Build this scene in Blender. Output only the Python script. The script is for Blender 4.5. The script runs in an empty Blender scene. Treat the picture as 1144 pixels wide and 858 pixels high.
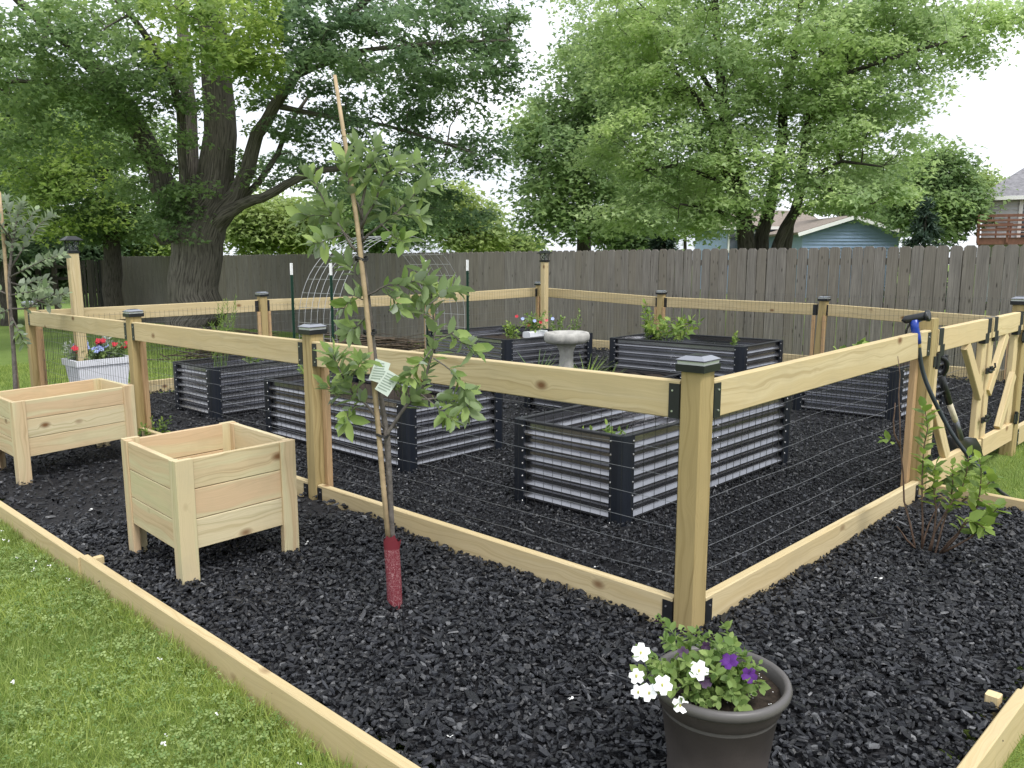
import bpy, math, random
import numpy as np
from mathutils import Vector, Matrix

random.seed(7)
RNG = np.random.default_rng(11)
S = bpy.context.scene
COL = S.collection
R = math.radians

# ------------------------------------------------------------------ survey of the place
W, H, F = 1144., 858., 905.
PITCH = math.atan(144 / 905.)
HC, SL = 1.40, 0.0165                  # eye height, cross fall of the yard
cp, sp = math.cos(PITCH), math.sin(PITCH)

def ray(px, py):
    x = (px - W/2)/F; y = (py - H/2)/F
    return (x, cp - y*sp, -sp - y*cp)

def gnd(px, py, off=0.0):              # flat garden coordinates (x, y) of a spot on the mulch plane
    d = ray(px, py); t = (HC - off)/(SL*d[0] - d[2])
    return (t*d[0], t*d[1])

def at(px, py, Y):
    d = ray(px, py); t = Y/d[1]
    return Vector((t*d[0], Y, HC + t*d[2]))

def lift(x): return SL*x

def sstep(a, b, x):
    t = np.clip((x - a)/(b - a), 0, 1); return t*t*(3 - 2*t)

A = Vector((-.728, .685, 0)).normalized()   # along the front left fence, away from the corner
B = Vector((.718, .696, 0)).normalized()    # along the front right fence
UP = Vector((0, 0, 1))
C0 = Vector((.67, 2.89, 0))
P3 = C0 + A*7.42
BC = P3 + B*7.2
DC = C0 + B*7.2 + (BC - P3 - B*7.2)

def lawn_z(x, y):
    x = np.asarray(x, float); y = np.asarray(y, float)
    near = SL*np.clip(x, -15, 15)
    return near - .085 - .36*sstep(8.5, 15.5, y + .25*np.abs(x - 0)*0) - .5*sstep(18, 40, y)

# ------------------------------------------------------------------ tags
def tag(o, label=None, cat=None, group=None, kind=None):
    if label: o['label'] = label
    if cat: o['category'] = cat
    if group: o['group'] = group
    if kind: o['kind'] = kind
    return o

def thing(name, label, cat, loc=(0, 0, 0), group=None):
    o = bpy.data.objects.new(name, None); COL.objects.link(o)
    o.empty_display_size = .1
    o.location = loc
    return tag(o, label, cat, group)

# ------------------------------------------------------------------ materials
MATS = {}
def nodes(name):
    m = bpy.data.materials.new(name); m.use_nodes = True
    nt = m.node_tree; nt.nodes.clear()
    out = nt.nodes.new('ShaderNodeOutputMaterial')
    MATS[name] = m
    return m, nt, out

def N(nt, typ, **kw):
    n = nt.nodes.new(typ)
    for k, v in kw.items():
        if k.startswith('i_'):
            n.inputs[int(k[2:])].default_value = v
        else: setattr(n, k, v)
    return n

def ramp(nt, src, stops):
    r = nt.nodes.new('ShaderNodeValToRGB')
    e = r.color_ramp.elements
    while len(e) < len(stops): e.new(.5)
    for k, (p, c) in enumerate(stops):
        e[k].position = p; e[k].color = (*c, 1) if len(c) == 3 else c
    nt.links.new(src, r.inputs[0])
    return r.outputs[0]

def mixc(nt, fac, a, b, blend='MIX'):
    m = nt.nodes.new('ShaderNodeMix'); m.data_type = 'RGBA'; m.blend_type = blend
    for s, v in ((m.inputs[0], fac), (m.inputs[6], a), (m.inputs[7], b)):
        if isinstance(v, (int, float)): s.default_value = v
        elif isinstance(v, tuple): s.default_value = (*v, 1) if len(v) == 3 else v
        else: nt.links.new(v, s)
    return m.outputs[2]

def principled(nt, out, col, rough=.6, metal=0., spec=.5, bump=None, bstr=.3, bdist=.01):
    p = nt.nodes.new('ShaderNodeBsdfPrincipled')
    if isinstance(col, tuple): p.inputs['Base Color'].default_value = (*col, 1)
    else: nt.links.new(col, p.inputs['Base Color'])
    if isinstance(rough, (int, float)): p.inputs['Roughness'].default_value = rough
    else: nt.links.new(rough, p.inputs['Roughness'])
    p.inputs['Metallic'].default_value = metal
    p.inputs['Specular IOR Level'].default_value = spec
    if bump is not None:
        b = nt.nodes.new('ShaderNodeBump'); b.inputs['Strength'].default_value = bstr
        b.inputs['Distance'].default_value = bdist
        nt.links.new(bump, b.inputs['Height']); nt.links.new(b.outputs[0], p.inputs['Normal'])
    nt.links.new(p.outputs[0], out.inputs[0])
    return p

def noise(nt, vec, scale, detail=3, rough=.55, dist=0., w=None):
    n = nt.nodes.new('ShaderNodeTexNoise')
    n.inputs['Scale'].default_value = scale; n.inputs['Detail'].default_value = detail
    n.inputs['Roughness'].default_value = rough; n.inputs['Distortion'].default_value = dist
    if vec is not None: nt.links.new(vec, n.inputs['Vector'])
    return n.outputs[0]

def mapping(nt, src, scale=(1, 1, 1), loc=(0, 0, 0)):
    m = nt.nodes.new('ShaderNodeMapping')
    m.inputs['Scale'].default_value = scale; m.inputs['Location'].default_value = loc
    nt.links.new(src, m.inputs['Vector']); return m.outputs[0]

def attr(nt, name):
    a = nt.nodes.new('ShaderNodeAttribute'); a.attribute_name = name; return a.outputs['Fac']

def simple(name, col, rough=.5, metal=0., spec=.5, var=.0, vscale=20, bump=0., bscale=120):
    m, nt, out = nodes(name)
    tc = N(nt, 'ShaderNodeTexCoord')
    c = col; bp = None
    if var:
        n = noise(nt, tc.outputs['Object'], vscale, 4)
        lo = tuple(max(0, v*(1 - var)) for v in col); hi = tuple(min(1, v*(1 + var)) for v in col)
        c = ramp(nt, n, [(.3, lo), (.7, hi)])
    if bump: bp = noise(nt, tc.outputs['Object'], bscale, 3)
    principled(nt, out, c, rough, metal, spec, bp, bump, .004)
    return m

def lumber(name, light, dark, red, knots=True, grain_scale=1., greenish=None, rough=.72, band=None):
    """sawn softwood: UV u runs along the board in metres, v across it"""
    m, nt, out = nodes(name)
    uv = N(nt, 'ShaderNodeUVMap').outputs[0]
    tint = attr(nt, 'tint')
    wob = N(nt, 'ShaderNodeTexNoise'); wob.inputs['Scale'].default_value = 2.5; wob.inputs['Detail'].default_value = 2
    nt.links.new(mapping(nt, uv, (1, 3, 1)), wob.inputs['Vector'])
    # knots first: they bend the grain
    vor = N(nt, 'ShaderNodeTexVoronoi', feature='F1'); vor.inputs['Scale'].default_value = 1.0
    nt.links.new(mapping(nt, uv, (5.5, 9, 1)), vor.inputs['Vector'])
    kd = N(nt, 'ShaderNodeMapRange'); kd.inputs[1].default_value = 0.; kd.inputs[2].default_value = .33
    kd.inputs[3].default_value = 1.; kd.inputs[4].default_value = 0.
    nt.links.new(vor.outputs['Distance'], kd.inputs[0])
    sep = N(nt, 'ShaderNodeSeparateColor'); nt.links.new(vor.outputs['Color'], sep.inputs[0])
    ksel = N(nt, 'ShaderNodeMath', operation='GREATER_THAN'); ksel.inputs[1].default_value = .74
    nt.links.new(sep.outputs[0], ksel.inputs[0])
    knot = N(nt, 'ShaderNodeMath', operation='MULTIPLY')
    nt.links.new(kd.outputs[0], knot.inputs[0]); nt.links.new(ksel.outputs[0], knot.inputs[1])
    # grain lines
    sx = N(nt, 'ShaderNodeSeparateXYZ'); nt.links.new(uv, sx.inputs[0])
    off = N(nt, 'ShaderNodeMath', operation='MULTIPLY_ADD'); off.inputs[1].default_value = .10
    nt.links.new(wob.outputs[0], off.inputs[0]); nt.links.new(sx.outputs[1], off.inputs[2])
    koff = N(nt, 'ShaderNodeMath', operation='MULTIPLY_ADD'); koff.inputs[1].default_value = .03
    nt.links.new(knot.outputs[0], koff.inputs[0]); nt.links.new(off.outputs[0], koff.inputs[2])
    cx = N(nt, 'ShaderNodeCombineXYZ'); nt.links.new(sx.outputs[0], cx.inputs[0]); nt.links.new(koff.outputs[0], cx.inputs[1])
    g1 = noise(nt, mapping(nt, cx.outputs[0], (.9*grain_scale, 75*grain_scale, 1)), 1., 4, .6)
    g2 = noise(nt, mapping(nt, cx.outputs[0], (5, 420, 1)), 1., 2, .5)
    big = noise(nt, mapping(nt, uv, (1.1, 5, 1)), 1.3, 2)
    c = ramp(nt, g1, [(.36, dark), (.49, light), (.72, tuple(min(1, v*1.08) for v in light))])
    c = mixc(nt, ramp(nt, big, [(.45, (0, 0, 0)), (.75, (.55, .55, .55))]), c, red)
    c = mixc(nt, ramp(nt, tint, [(.0, (0, 0, 0)), (1., (.75, .75, .75))]), c, greenish or red)
    if band:
        bn = noise(nt, mapping(nt, cx.outputs[0], (.7, 13, 1)), 1., 2, .5, .3)
        c = mixc(nt, ramp(nt, bn, [(.46, (0, 0, 0)), (.58, (.75, .75, .75))]), c, band)
    c = mixc(nt, ramp(nt, g2, [(.3, (.22, .22, .22)), (.6, (0, 0, 0))]), c, tuple(v*.72 for v in dark))
    bl = noise(nt, mapping(nt, uv, (2.2, 2.6, 1)), 2.2, 4, .62)
    c = mixc(nt, ramp(nt, bl, [(.50, (0, 0, 0)), (.72, (.42, .42, .42))]), c, tuple(v*.74 for v in light))
    if knots:
        kc = ramp(nt, knot.outputs[0], [(.28, (0, 0, 0)), (.5, (.45, .45, .45)), (.68, (.8, .8, .8)), (.8, (1, 1, 1))])
        c = mixc(nt, kc, c, (.17, .085, .035))
    principled(nt, out, c, rough, 0, .3, g1, .18, .002)
    return m

lumber('pine', (.575, .475, .285), (.42, .325, .17), (.52, .40, .21), band=(.52, .41, .22))
lumber('pine_pale', (.64, .52, .30), (.53, .41, .21), (.57, .43, .235))
lumber('pine_post', (.42, .325, .155), (.23, .17, .068), (.36, .27, .12), knots=False, grain_scale=.55)
lumber('cedar', (.575, .465, .285), (.38, .285, .15), (.58, .42, .25), greenish=(.57, .40, .25), band=(.58, .53, .33))
lumber('cedar_pale', (.60, .52, .345), (.42, .355, .20), (.54, .46, .27), greenish=(.52, .47, .27), band=(.58, .47, .29))
lumber('strip_wood', (.50, .35, .19), (.34, .21, .10), (.47, .30, .16), knots=False)

def weathered(name, base):
    m, nt, out = nodes(name)
    uv = N(nt, 'ShaderNodeUVMap').outputs[0]
    tint = attr(nt, 'tint')
    g = noise(nt, mapping(nt, uv, (2.0, 70, 1)), 1., 4, .65, .4)
    b = noise(nt, mapping(nt, uv, (1.2, 6, 1)), 1.5, 3)
    lo = tuple(v*.55 for v in base); hi = tuple(v*1.35 for v in base)
    c = ramp(nt, g, [(.3, lo), (.7, hi)])
    c = mixc(nt, ramp(nt, tint, [(0, (.0, .0, .0)), (1, (.6, .6, .6))]), c, (.19, .165, .13))
    c = mixc(nt, ramp(nt, b, [(.4, (0, 0, 0)), (.75, (.5, .5, .5))]), c, tuple(v*.55 for v in base))
    vor = N(nt, 'ShaderNodeTexVoronoi', feature='F1'); vor.inputs['Scale'].default_value = 1.
    nt.links.new(mapping(nt, uv, (4, 14, 1)), vor.inputs['Vector'])
    kk = ramp(nt, vor.outputs['Distance'], [(.06, (.8, .8, .8)), (.16, (0, 0, 0))])
    c = mixc(nt, kk, c, (.035, .03, .025))
    principled(nt, out, c, .9, 0, .15, g, .35, .004)
    return m
weathered('grey_boards', (.225, .206, .188))
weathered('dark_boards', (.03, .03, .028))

simple('black_plastic', (.012, .013, .015), .42, 0, .5, .2, 40)
simple('bracket_steel', (.012, .013, .015), .5, 0, .4)
simple('wire', (.035, .036, .038), .5, .5, .4)
simple('wire_skylit', (.19, .195, .20), .45, .7, .5)  # same wire; sky reflection on the horizontals put into a lighter colour
simple('wire_galv', (.50, .51, .52), .45, .5, .5)
simple('corner_steel', (.010, .013, .020), .42, 0, .4, .15, 12)
simple('bolt_steel', (.75, .75, .76), .3, .9)
simple('navy_panel', (.31, .313, .335), .22, .92, .5, .12, 7)
simple('rim_plastic', (.02, .021, .024), .5, 0, .4)
simple('soil', (.032, .024, .018), .95, 0, .2, .5, 60, .9, 90)
simple('lens_clear', (.62, .64, .62), .18, 0, .6)
simple('solar_panel', (.19, .20, .235), .10, 0, .9, .05, 30)
simple('concrete', (.37, .36, .335), .9, 0, .25, .22, 14, .5, 90)
simple('pot_plastic', (.052, .044, .041), .46, 0, .5, .2, 9, .1, 200)
simple('pot_rim_plastic', (.095, .088, .086), .45, 0, .5, .15, 9)
simple('white_resin', (.74, .75, .80), .55, 0, .4, .04, 20)
simple('hose_rubber', (.022, .03, .034), .38, 0, .5)
simple('hose_stripe', (.07, .14, .05), .5)
simple('blue_plastic', (.012, .045, .32), .3, 0, .5)
simple('chrome_dark', (.14, .145, .15), .28, .8)
simple('brass', (.52, .37, .16), .35, .9)
simple('shovel_shaft', (.56, .50, .37), .6, 0, .4, .12, 25)
simple('shovel_steel', (.16, .165, .175), .4, .8)
simple('bamboo', (.37, .275, .165), .6, 0, .4, .3, 18)
simple('tie_black', (.01, .01, .01), .6)
simple('tpost_green', (.012, .045, .028), .5, 0, .4)
simple('white_paint', (.78, .78, .77), .5)
simple('twig', (.085, .065, .048), .9, 0, .2, .45, 12)
simple('cane', (.12, .078, .055), .7, 0, .3, .35, 25)
simple('apple_bark', (.125, .11, .098), .8, 0, .3, .4, 40, .5, 160)
simple('green_stem', (.12, .19, .05), .6)
simple('paper_tag', (.62, .68, .62), .5)
simple('tag_print', (.30, .36, .31), .5)
simple('stone', (.33, .32, .31), .9, 0, .2, .3, 9, .6, 40)
simple('straw', (.36, .27, .15), .9, 0, .2, .3, 30)
simple('petal_litter', (.80, .80, .78), .6)
simple('blue_siding', (.27, .36, .50), .7, 0, .3, .06, 3)
simple('grey_siding', (.56, .565, .58), .7, 0, .3, .05, 3)
simple('white_trim', (.80, .80, .78), .6)
simple('brown_shingle', (.25, .21, .18), .9, 0, .2, .25, 9, .5, 20)
simple('grey_shingle', (.215, .21, .225), .9, 0, .2, .3, 7, .5, 18)
simple('deck_stain', (.19, .088, .062), .7, 0, .3, .2, 9)
simple('window_glass', (.035, .05, .06), .08, 0, .8)
simple('petal_white', (.84, .84, .85), .6, 0, .3, .03, 40)
simple('petal_purple', (.085, .018, .17), .6, 0, .3, .3, 60)
simple('petal_dark', (.035, .01, .045), .6)
simple('petal_red', (.42, .02, .035), .6, 0, .3, .3, 60)
simple('petal_blue', (.33, .39, .68), .6, 0, .3, .2, 60)
simple('petal_pink', (.55, .12, .13), .6)
simple('flower_eye', (.5, .48, .10), .6)

def leafmat(name, dark, light, trans=.35, rough=.5, back=None, clump=0.):
    m, nt, out = nodes(name)
    t = attr(nt, 'tint')
    c = ramp(nt, t, [(0., dark), (1., light)])
    if back:
        g = N(nt, 'ShaderNodeNewGeometry')
        c = mixc(nt, g.outputs['Backfacing'], c, back)
    if clump:
        tc = N(nt, 'ShaderNodeTexCoord')
        n = noise(nt, tc.outputs['Object'], clump, 2)
        f = ramp(nt, n, [(.35, (.75, .78, .8)), (.65, (1.15, 1.12, 1.0))])
        c = mixc(nt, 1., c, f, 'MULTIPLY')
    p = principled(nt, out, c, rough, 0, .25)
    tr = nt.nodes.new('ShaderNodeBsdfTranslucent')
    br = nt.nodes.new('ShaderNodeHueSaturation'); br.inputs['Saturation'].default_value = 1.1; br.inputs['Value'].default_value = 1.25
    br.inputs['Hue'].default_value = .495
    nt.links.new(c, br.inputs['Color']); nt.links.new(br.outputs[0], tr.inputs[0])
    mx = nt.nodes.new('ShaderNodeMixShader'); mx.inputs[0].default_value = trans
    nt.links.new(p.outputs[0], mx.inputs[1]); nt.links.new(tr.outputs[0], mx.inputs[2])
    nt.links.new(mx.outputs[0], out.inputs[0])
    return m

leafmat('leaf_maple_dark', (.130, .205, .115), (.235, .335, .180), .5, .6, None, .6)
leafmat('leaf_maple_light', (.350, .470, .230), (.500, .610, .330), .5, .65, None, .6)
leafmat('leaf_mid', (.165, .255, .115), (.300, .405, .185), .48, .6, None, .5)
leafmat('leaf_far', (.28, .37, .14), (.42, .50, .21), .5, .6, None, .4)
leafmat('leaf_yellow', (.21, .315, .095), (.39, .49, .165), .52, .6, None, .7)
leafmat('needle', (.040, .070, .052), (.085, .125, .090), .2, .6)
leafmat('leaf_apple', (.150, .235, .065), (.330, .430, .145), .4, .5, (.25, .33, .16))
leafmat('leaf_apple_grey', (.15, .21, .10), (.30, .37, .22), .3, .5, (.32, .37, .28))
leafmat('leaf_shrub', (.130, .210, .050), (.33, .44, .11), .42, .5)
leafmat('leaf_petunia', (.12, .20, .055), (.28, .37, .12), .35, .55)
leafmat('leaf_veg', (.11, .19, .05), (.30, .40, .09), .35, .5)
leafmat('leaf_dusty', (.30, .34, .30), (.50, .53, .47), .2, .8)
leafmat('blade', (.150, .235, .048), (.440, .520, .180), .45, .5, None, 1.5)
leafmat('blade_dry', (.26, .26, .09), (.46, .43, .20), .3, .6)
leafmat('clover', (.120, .210, .055), (.370, .460, .180), .35, .5)

def m_guard():
    m, nt, out = nodes('guard_red')
    uv = N(nt, 'ShaderNodeUVMap').outputs[0]
    n = noise(nt, uv, 95, 2, .5)
    band = ramp(nt, n, [(.47, (0, 0, 0)), (.50, (.75, .75, .75)), (.53, (0, 0, 0))])
    c = mixc(nt, band, (.165, .026, .036), (.52, .34, .34))
    sx = N(nt, 'ShaderNodeSeparateXYZ'); nt.links.new(uv, sx.inputs[0])
    plain = N(nt, 'ShaderNodeMath', operation='GREATER_THAN'); plain.inputs[1].default_value = .225
    nt.links.new(sx.outputs[1], plain.inputs[0])
    c = mixc(nt, plain.outputs[0], c, (.15, .018, .027))
    principled(nt, out, c, .55, 0, .4)
m_guard()

def m_bark(name, base, s=1.):
    m, nt, out = nodes(name)
    uv = N(nt, 'ShaderNodeUVMap').outputs[0]
    n1 = noise(nt, mapping(nt, uv, (3*s, 26*s, 1)), 1., 5, .6, .6)
    n2 = noise(nt, mapping(nt, uv, (.6, 2, 1)), 1., 3)
    lo = tuple(v*.35 for v in base); hi = tuple(v*1.5 for v in base)
    c = ramp(nt, n1, [(.36, lo), (.5, base), (.68, hi)])
    c = mixc(nt, ramp(nt, n2, [(.45, (0, 0, 0)), (.7, (.4, .4, .4))]), c, tuple(v*.6 for v in base))
    principled(nt, out, c, .95, 0, .15, n1, .9, .05)
m_bark('bark_old', (.150, .135, .118))
m_bark('bark_young', (.085, .075, .066), 1.6)

def m_glass():
    m, nt, out = nodes('clear_glass')
    t = nt.nodes.new('ShaderNodeBsdfTransparent'); t.inputs[0].default_value = (.82, .85, .83, 1)
    g = nt.nodes.new('ShaderNodeBsdfGlossy'); g.inputs['Roughness'].default_value = .08
    x = nt.nodes.new('ShaderNodeMixShader'); x.inputs[0].default_value = .12
    nt.links.new(t.outputs[0], x.inputs[1]); nt.links.new(g.outputs[0], x.inputs[2]); nt.links.new(x.outputs[0], out.inputs[0])
m_glass()

def m_mulch():
    m, nt, out = nodes('mulch_chip')
    t = attr(nt, 'tint')
    tc = N(nt, 'ShaderNodeTexCoord')
    n = noise(nt, tc.outputs['Object'], 160, 3)
    c = ramp(nt, t, [(0, (.0045, .005, .0072)), (.6, (.0105, .0115, .0148)), (.94, (.029, .031, .038)), (1., (.12, .122, .128))])
    rg = ramp(nt, n, [(.3, (.38, .38, .38)), (.7, (.62, .62, .62))])
    principled(nt, out, c, rg, 0, .5, n, .5, .003)
    m, nt, out = nodes('mulch_base')
    tc = N(nt, 'ShaderNodeTexCoord')
    v = N(nt, 'ShaderNodeTexVoronoi'); v.inputs['Scale'].default_value = 45
    nt.links.new(mapping(nt, tc.outputs['Object'], (1, 1.6, 1)), v.inputs['Vector'])
    c = ramp(nt, v.outputs['Color'], [(.2, (.006, .006, .008)), (.8, (.018, .018, .021))])
    principled(nt, out, c, .7, 0, .3, v.outputs['Distance'], .8, .02)
m_mulch()

def m_lawn():
    m, nt, out = nodes('lawn_ground')
    tc = N(nt, 'ShaderNodeTexCoord')
    o = tc.outputs['Object']
    n1 = noise(nt, o, .6, 3); n2 = noise(nt, o, 7, 4); n3 = noise(nt, mapping(nt, o, (1, 1, 1)), 110, 3)
    c = ramp(nt, n3, [(.3, (.09, .155, .03)), (.7, (.26, .35, .09))])
    c = mixc(nt, ramp(nt, n2, [(.42, (0, 0, 0)), (.72, (.6, .6, .6))]), c, (.19, .25, .07))
    c = mixc(nt, ramp(nt, n1, [(.4, (0, 0, 0)), (.7, (.4, .4, .4))]), c, (.075, .14, .025))
    principled(nt, out, c, .9, 0, .15, n3, .8, .03)
m_lawn()

# ------------------------------------------------------------------ mesh builder
class MB:
    def __init__(s): s.v = []; s.f = []; s.uv = []; s.t = []; s.mi = []
    def add(s, verts, faces, uvs=None, tint=None, mi=0):
        b = len(s.v); s.v += [tuple(q) for q in verts]
        tv = random.random() if tint is None else tint
        for k, fc in enumerate(faces):
            s.f.append([b + i for i in fc])
            s.uv.append(uvs[k] if uvs else [(verts[i][0], verts[i][2]) for i in fc])
            s.t.append(tv); s.mi.append(mi)
        return s
    def beam(s, p0, p1, w, h, side=None, tint=None, mi=0, bev=.004, rot=0.):
        """board from p0 to p1; w measured along `side`, h across; softened long edges"""
        p0, p1 = Vector(p0), Vector(p1); d = (p1 - p0); L = d.length; d = d/L
        if side is None: side = d.cross(UP) if abs(d.z) < .95 else Vector((1, 0, 0))
        side = Vector(side); side = (side - d*side.dot(d)).normalized()
        nrm = d.cross(side).normalized()
        b = min(bev, w*.3, h*.3)
        prof = [(-w/2, -h/2 + b), (-w/2 + b, -h/2), (w/2 - b, -h/2), (w/2, -h/2 + b),
                (w/2, h/2 - b), (w/2 - b, h/2), (-w/2 + b, h/2), (-w/2, h/2 - b)]
        uo, vo = random.random()*40, random.random()*40
        per = [0]
        for k in range(8):
            q0, q1 = prof[k], prof[(k + 1) % 8]; per.append(per[-1] + math.hypot(q1[0] - q0[0], q1[1] - q0[1]))
        vs = []; fs = []; uv = []
        for e, P in ((0, p0), (1, p1)):
            for a_, c_ in prof: vs.append(P + side*a_ + nrm*c_)
        for k in range(8):
            k2 = (k + 1) % 8
            fs.append([k2, k, 8 + k, 8 + k2])
            uv.append([(uo, vo + per[k + 1]), (uo, vo + per[k]), (uo + L, vo + per[k]), (uo + L, vo + per[k + 1])])
        fs.append(list(range(8))); uv.append([(uo + prof[i][0]*.3, vo + 3 + prof[i][1]) for i in range(8)])
        fs.append(list(range(15, 7, -1))); uv.append([(uo + prof[i - 8][0]*.3, vo + 5 + prof[i - 8][1]) for i in range(15, 7, -1)])
        return s.add(vs, fs, uv, tint, mi)
    def tube(s, pts, rad, n=6, tint=None, mi=0, cap=True):
        pts = [Vector(p) for p in pts]
        if isinstance(rad, (int, float)): rad = [rad]*len(pts)
        vs = []; fs = []; uv = []
        ref = Vector((.31, .17, .93)).normalized(); acc = 0.; us = []
        for i, p in enumerate(pts):
            t = (pts[min(i + 1, len(pts) - 1)] - pts[max(i - 1, 0)])
            if t.length < 1e-9: t = Vector((0, 0, 1))
            t.normalize()
            a_ = t.cross(ref)
            if a_.length < .05: a_ = t.cross(Vector((1, 0, 0)))
            a_.normalize(); ref = a_.cross(t).normalized()
            b_ = t.cross(a_)
            if i: acc += (p - pts[i - 1]).length
            us.append(acc)
            for k in range(n):
                q = 2*math.pi*k/n; vs.append(p + (a_*math.cos(q) + b_*math.sin(q))*rad[i])
        rm = max(rad)
        for i in range(len(pts) - 1):
            for k in range(n):
                k2 = (k + 1) % n
                fs.append([i*n + k, i*n + k2, (i + 1)*n + k2, (i + 1)*n + k])
                c = 2*math.pi*rm/n
                uv.append([(us[i], k*c), (us[i], (k + 1)*c), (us[i + 1], (k + 1)*c), (us[i + 1], k*c)])
        if cap:
            fs.append(list(range(n - 1, -1, -1))); uv.append([(0, 0)]*n)
            m = (len(pts) - 1)*n; fs.append([m + k for k in range(n)]); uv.append([(0, 0)]*n)
        return s.add(vs, fs, uv, tint, mi)
    def lathe(s, base, prof, n=28, tint=None, mi=0, lobes=None, axis=UP):
        base = Vector(base); vs = []; fs = []; uv = []
        for (r, z) in prof:
            for k in range(n):
                q = 2*math.pi*k/n; rr = r*(1 + (lobes(q, r, z) if lobes else 0))
                vs.append(base + Vector((rr*math.cos(q), rr*math.sin(q), z)))
        for i in range(len(prof) - 1):
            for k in range(n):
                k2 = (k + 1) % n
                fs.append([i*n + k, i*n + k2, (i + 1)*n + k2, (i + 1)*n + k])
                q0, q1 = k/n, (k + 1)/n
                uv.append([(q0, prof[i][1]), (q1, prof[i][1]), (q1, prof[i + 1][1]), (q0, prof[i + 1][1])])
        return s.add(vs, fs, uv, tint, mi)
    def disc(s, c, r, n=24, mi=0):
        c = Vector(c)
        vs = [c + Vector((r*math.cos(2*math.pi*k/n), r*math.sin(2*math.pi*k/n), 0)) for k in range(n)]
        return s.add(vs, [list(range(n))], None, None, mi)
    def build(s, name, mats, parent=None, flat=True, smooth=False):
        """flat=True: garden coordinates, carried up the cross fall of the yard"""
        if isinstance(mats, str): mats = [mats]
        me = bpy.data.meshes.new(name)
        off = parent.get('_w', (0, 0, 0)) if parent else (0, 0, 0)
        vv = [(x - off[0], y - off[1], z + (SL*x if flat else 0) - off[2]) for x, y, z in s.v]
        me.from_pydata(vv, [], s.f)
        ul = me.uv_layers.new(name='UVMap')
        flatuv = [c for f in s.uv for q in f for c in q]
        ul.data.foreach_set('uv', flatuv)
        at_ = me.attributes.new('tint', 'FLOAT', 'FACE'); at_.data.foreach_set('value', s.t)
        for m in mats: me.materials.append(MATS[m])
        if len(mats) > 1: me.polygons.foreach_set('material_index', s.mi)
        if smooth: me.polygons.foreach_set('use_smooth', [True]*len(s.f))
        me.update()
        o = bpy.data.objects.new(name, me); COL.objects.link(o)
        if parent: o.parent = parent
        o['_w'] = off
        return o

def root(name, label, cat, p, group=None, flat=True):
    """Empty at garden spot p; remembers its place so the parts can be built in garden coordinates"""
    p = Vector(p); w = (p.x, p.y, p.z + (SL*p.x if flat else 0))
    o = thing(name, label, cat, w, group); o['_w'] = w
    return o

def child_off(o, parent):       # a sub-part built for the root's frame keeps its frame under the part
    o.parent = parent; return o

# vectorised leaves ------------------------------------------------------------
def frame(dirs, ups):
    d = dirs/np.maximum(np.linalg.norm(dirs, axis=1, keepdims=True), 1e-9)
    s_ = np.cross(ups, d); s_ /= np.maximum(np.linalg.norm(s_, axis=1, keepdims=True), 1e-9)
    n = np.cross(d, s_)
    return d, s_, n

LEAF = {   # template: verts (along, across, up), faces
    'oval': (np.array([(0, 0, 0), (.3, .26, .05), (.3, -.26, .05), (.68, .24, .05), (.68, -.24, .05), (1, 0, -.06), (.35, 0, -.02), (.7, 0, -.03)]),
             [(0, 6, 1), (0, 2, 6), (6, 7, 3, 1), (6, 2, 4, 7), (7, 5, 3), (7, 4, 5)]),
    'quad': (np.array([(0, 0, 0), (.45, .36, .08), (1, 0, -.05), (.45, -.36, .08)]), [(0, 2, 1), (0, 3, 2)]),
    'maple': (np.array([(0, 0, 0), (.25, .45, .05), (.48, .20, .02), (1, 0, -.1), (.48, -.20, .02), (.25, -.45, .05)]),
              [(0, 2, 1), (0, 4, 3, 2), (0, 5, 4)]),
    'blade': (np.array([(0, -.05, 0), (0, .05, 0), (.55, .035, .10), (.55, -.035, .10), (1, 0, .42)]), [(0, 1, 2, 3), (3, 2, 4)]),
    'needle': (np.array([(0, -.09, 0), (0, .09, 0), (1, .03, .05), (1, -.03, .05)]), [(0, 1, 2, 3)]),
    'petal': (np.array([(0, .06, 0), (0, -.06, 0), (.55, .34, .1), (.55, -.34, .1), (1., .22, .02), (1., -.22, .02)]), [(0, 1, 3, 2), (2, 3, 5, 4)]),
}
_k = 5
LEAF['clover'] = (np.concatenate([np.array([(0, 0, 0)])] + [np.array([(.12*math.cos(q), .12*math.sin(q), 0),
    (.8*math.cos(q - .62), .8*math.sin(q - .62), .12), (1.0*math.cos(q), 1.0*math.sin(q), .02), (.8*math.cos(q + .62), .8*math.sin(q + .62), .12)]) for q in (0, 2.094, 4.189)]),
    [(1, 2, 3), (1, 3, 4), (5, 6, 7), (5, 7, 8), (9, 10, 11), (9, 11, 12)])

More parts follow.
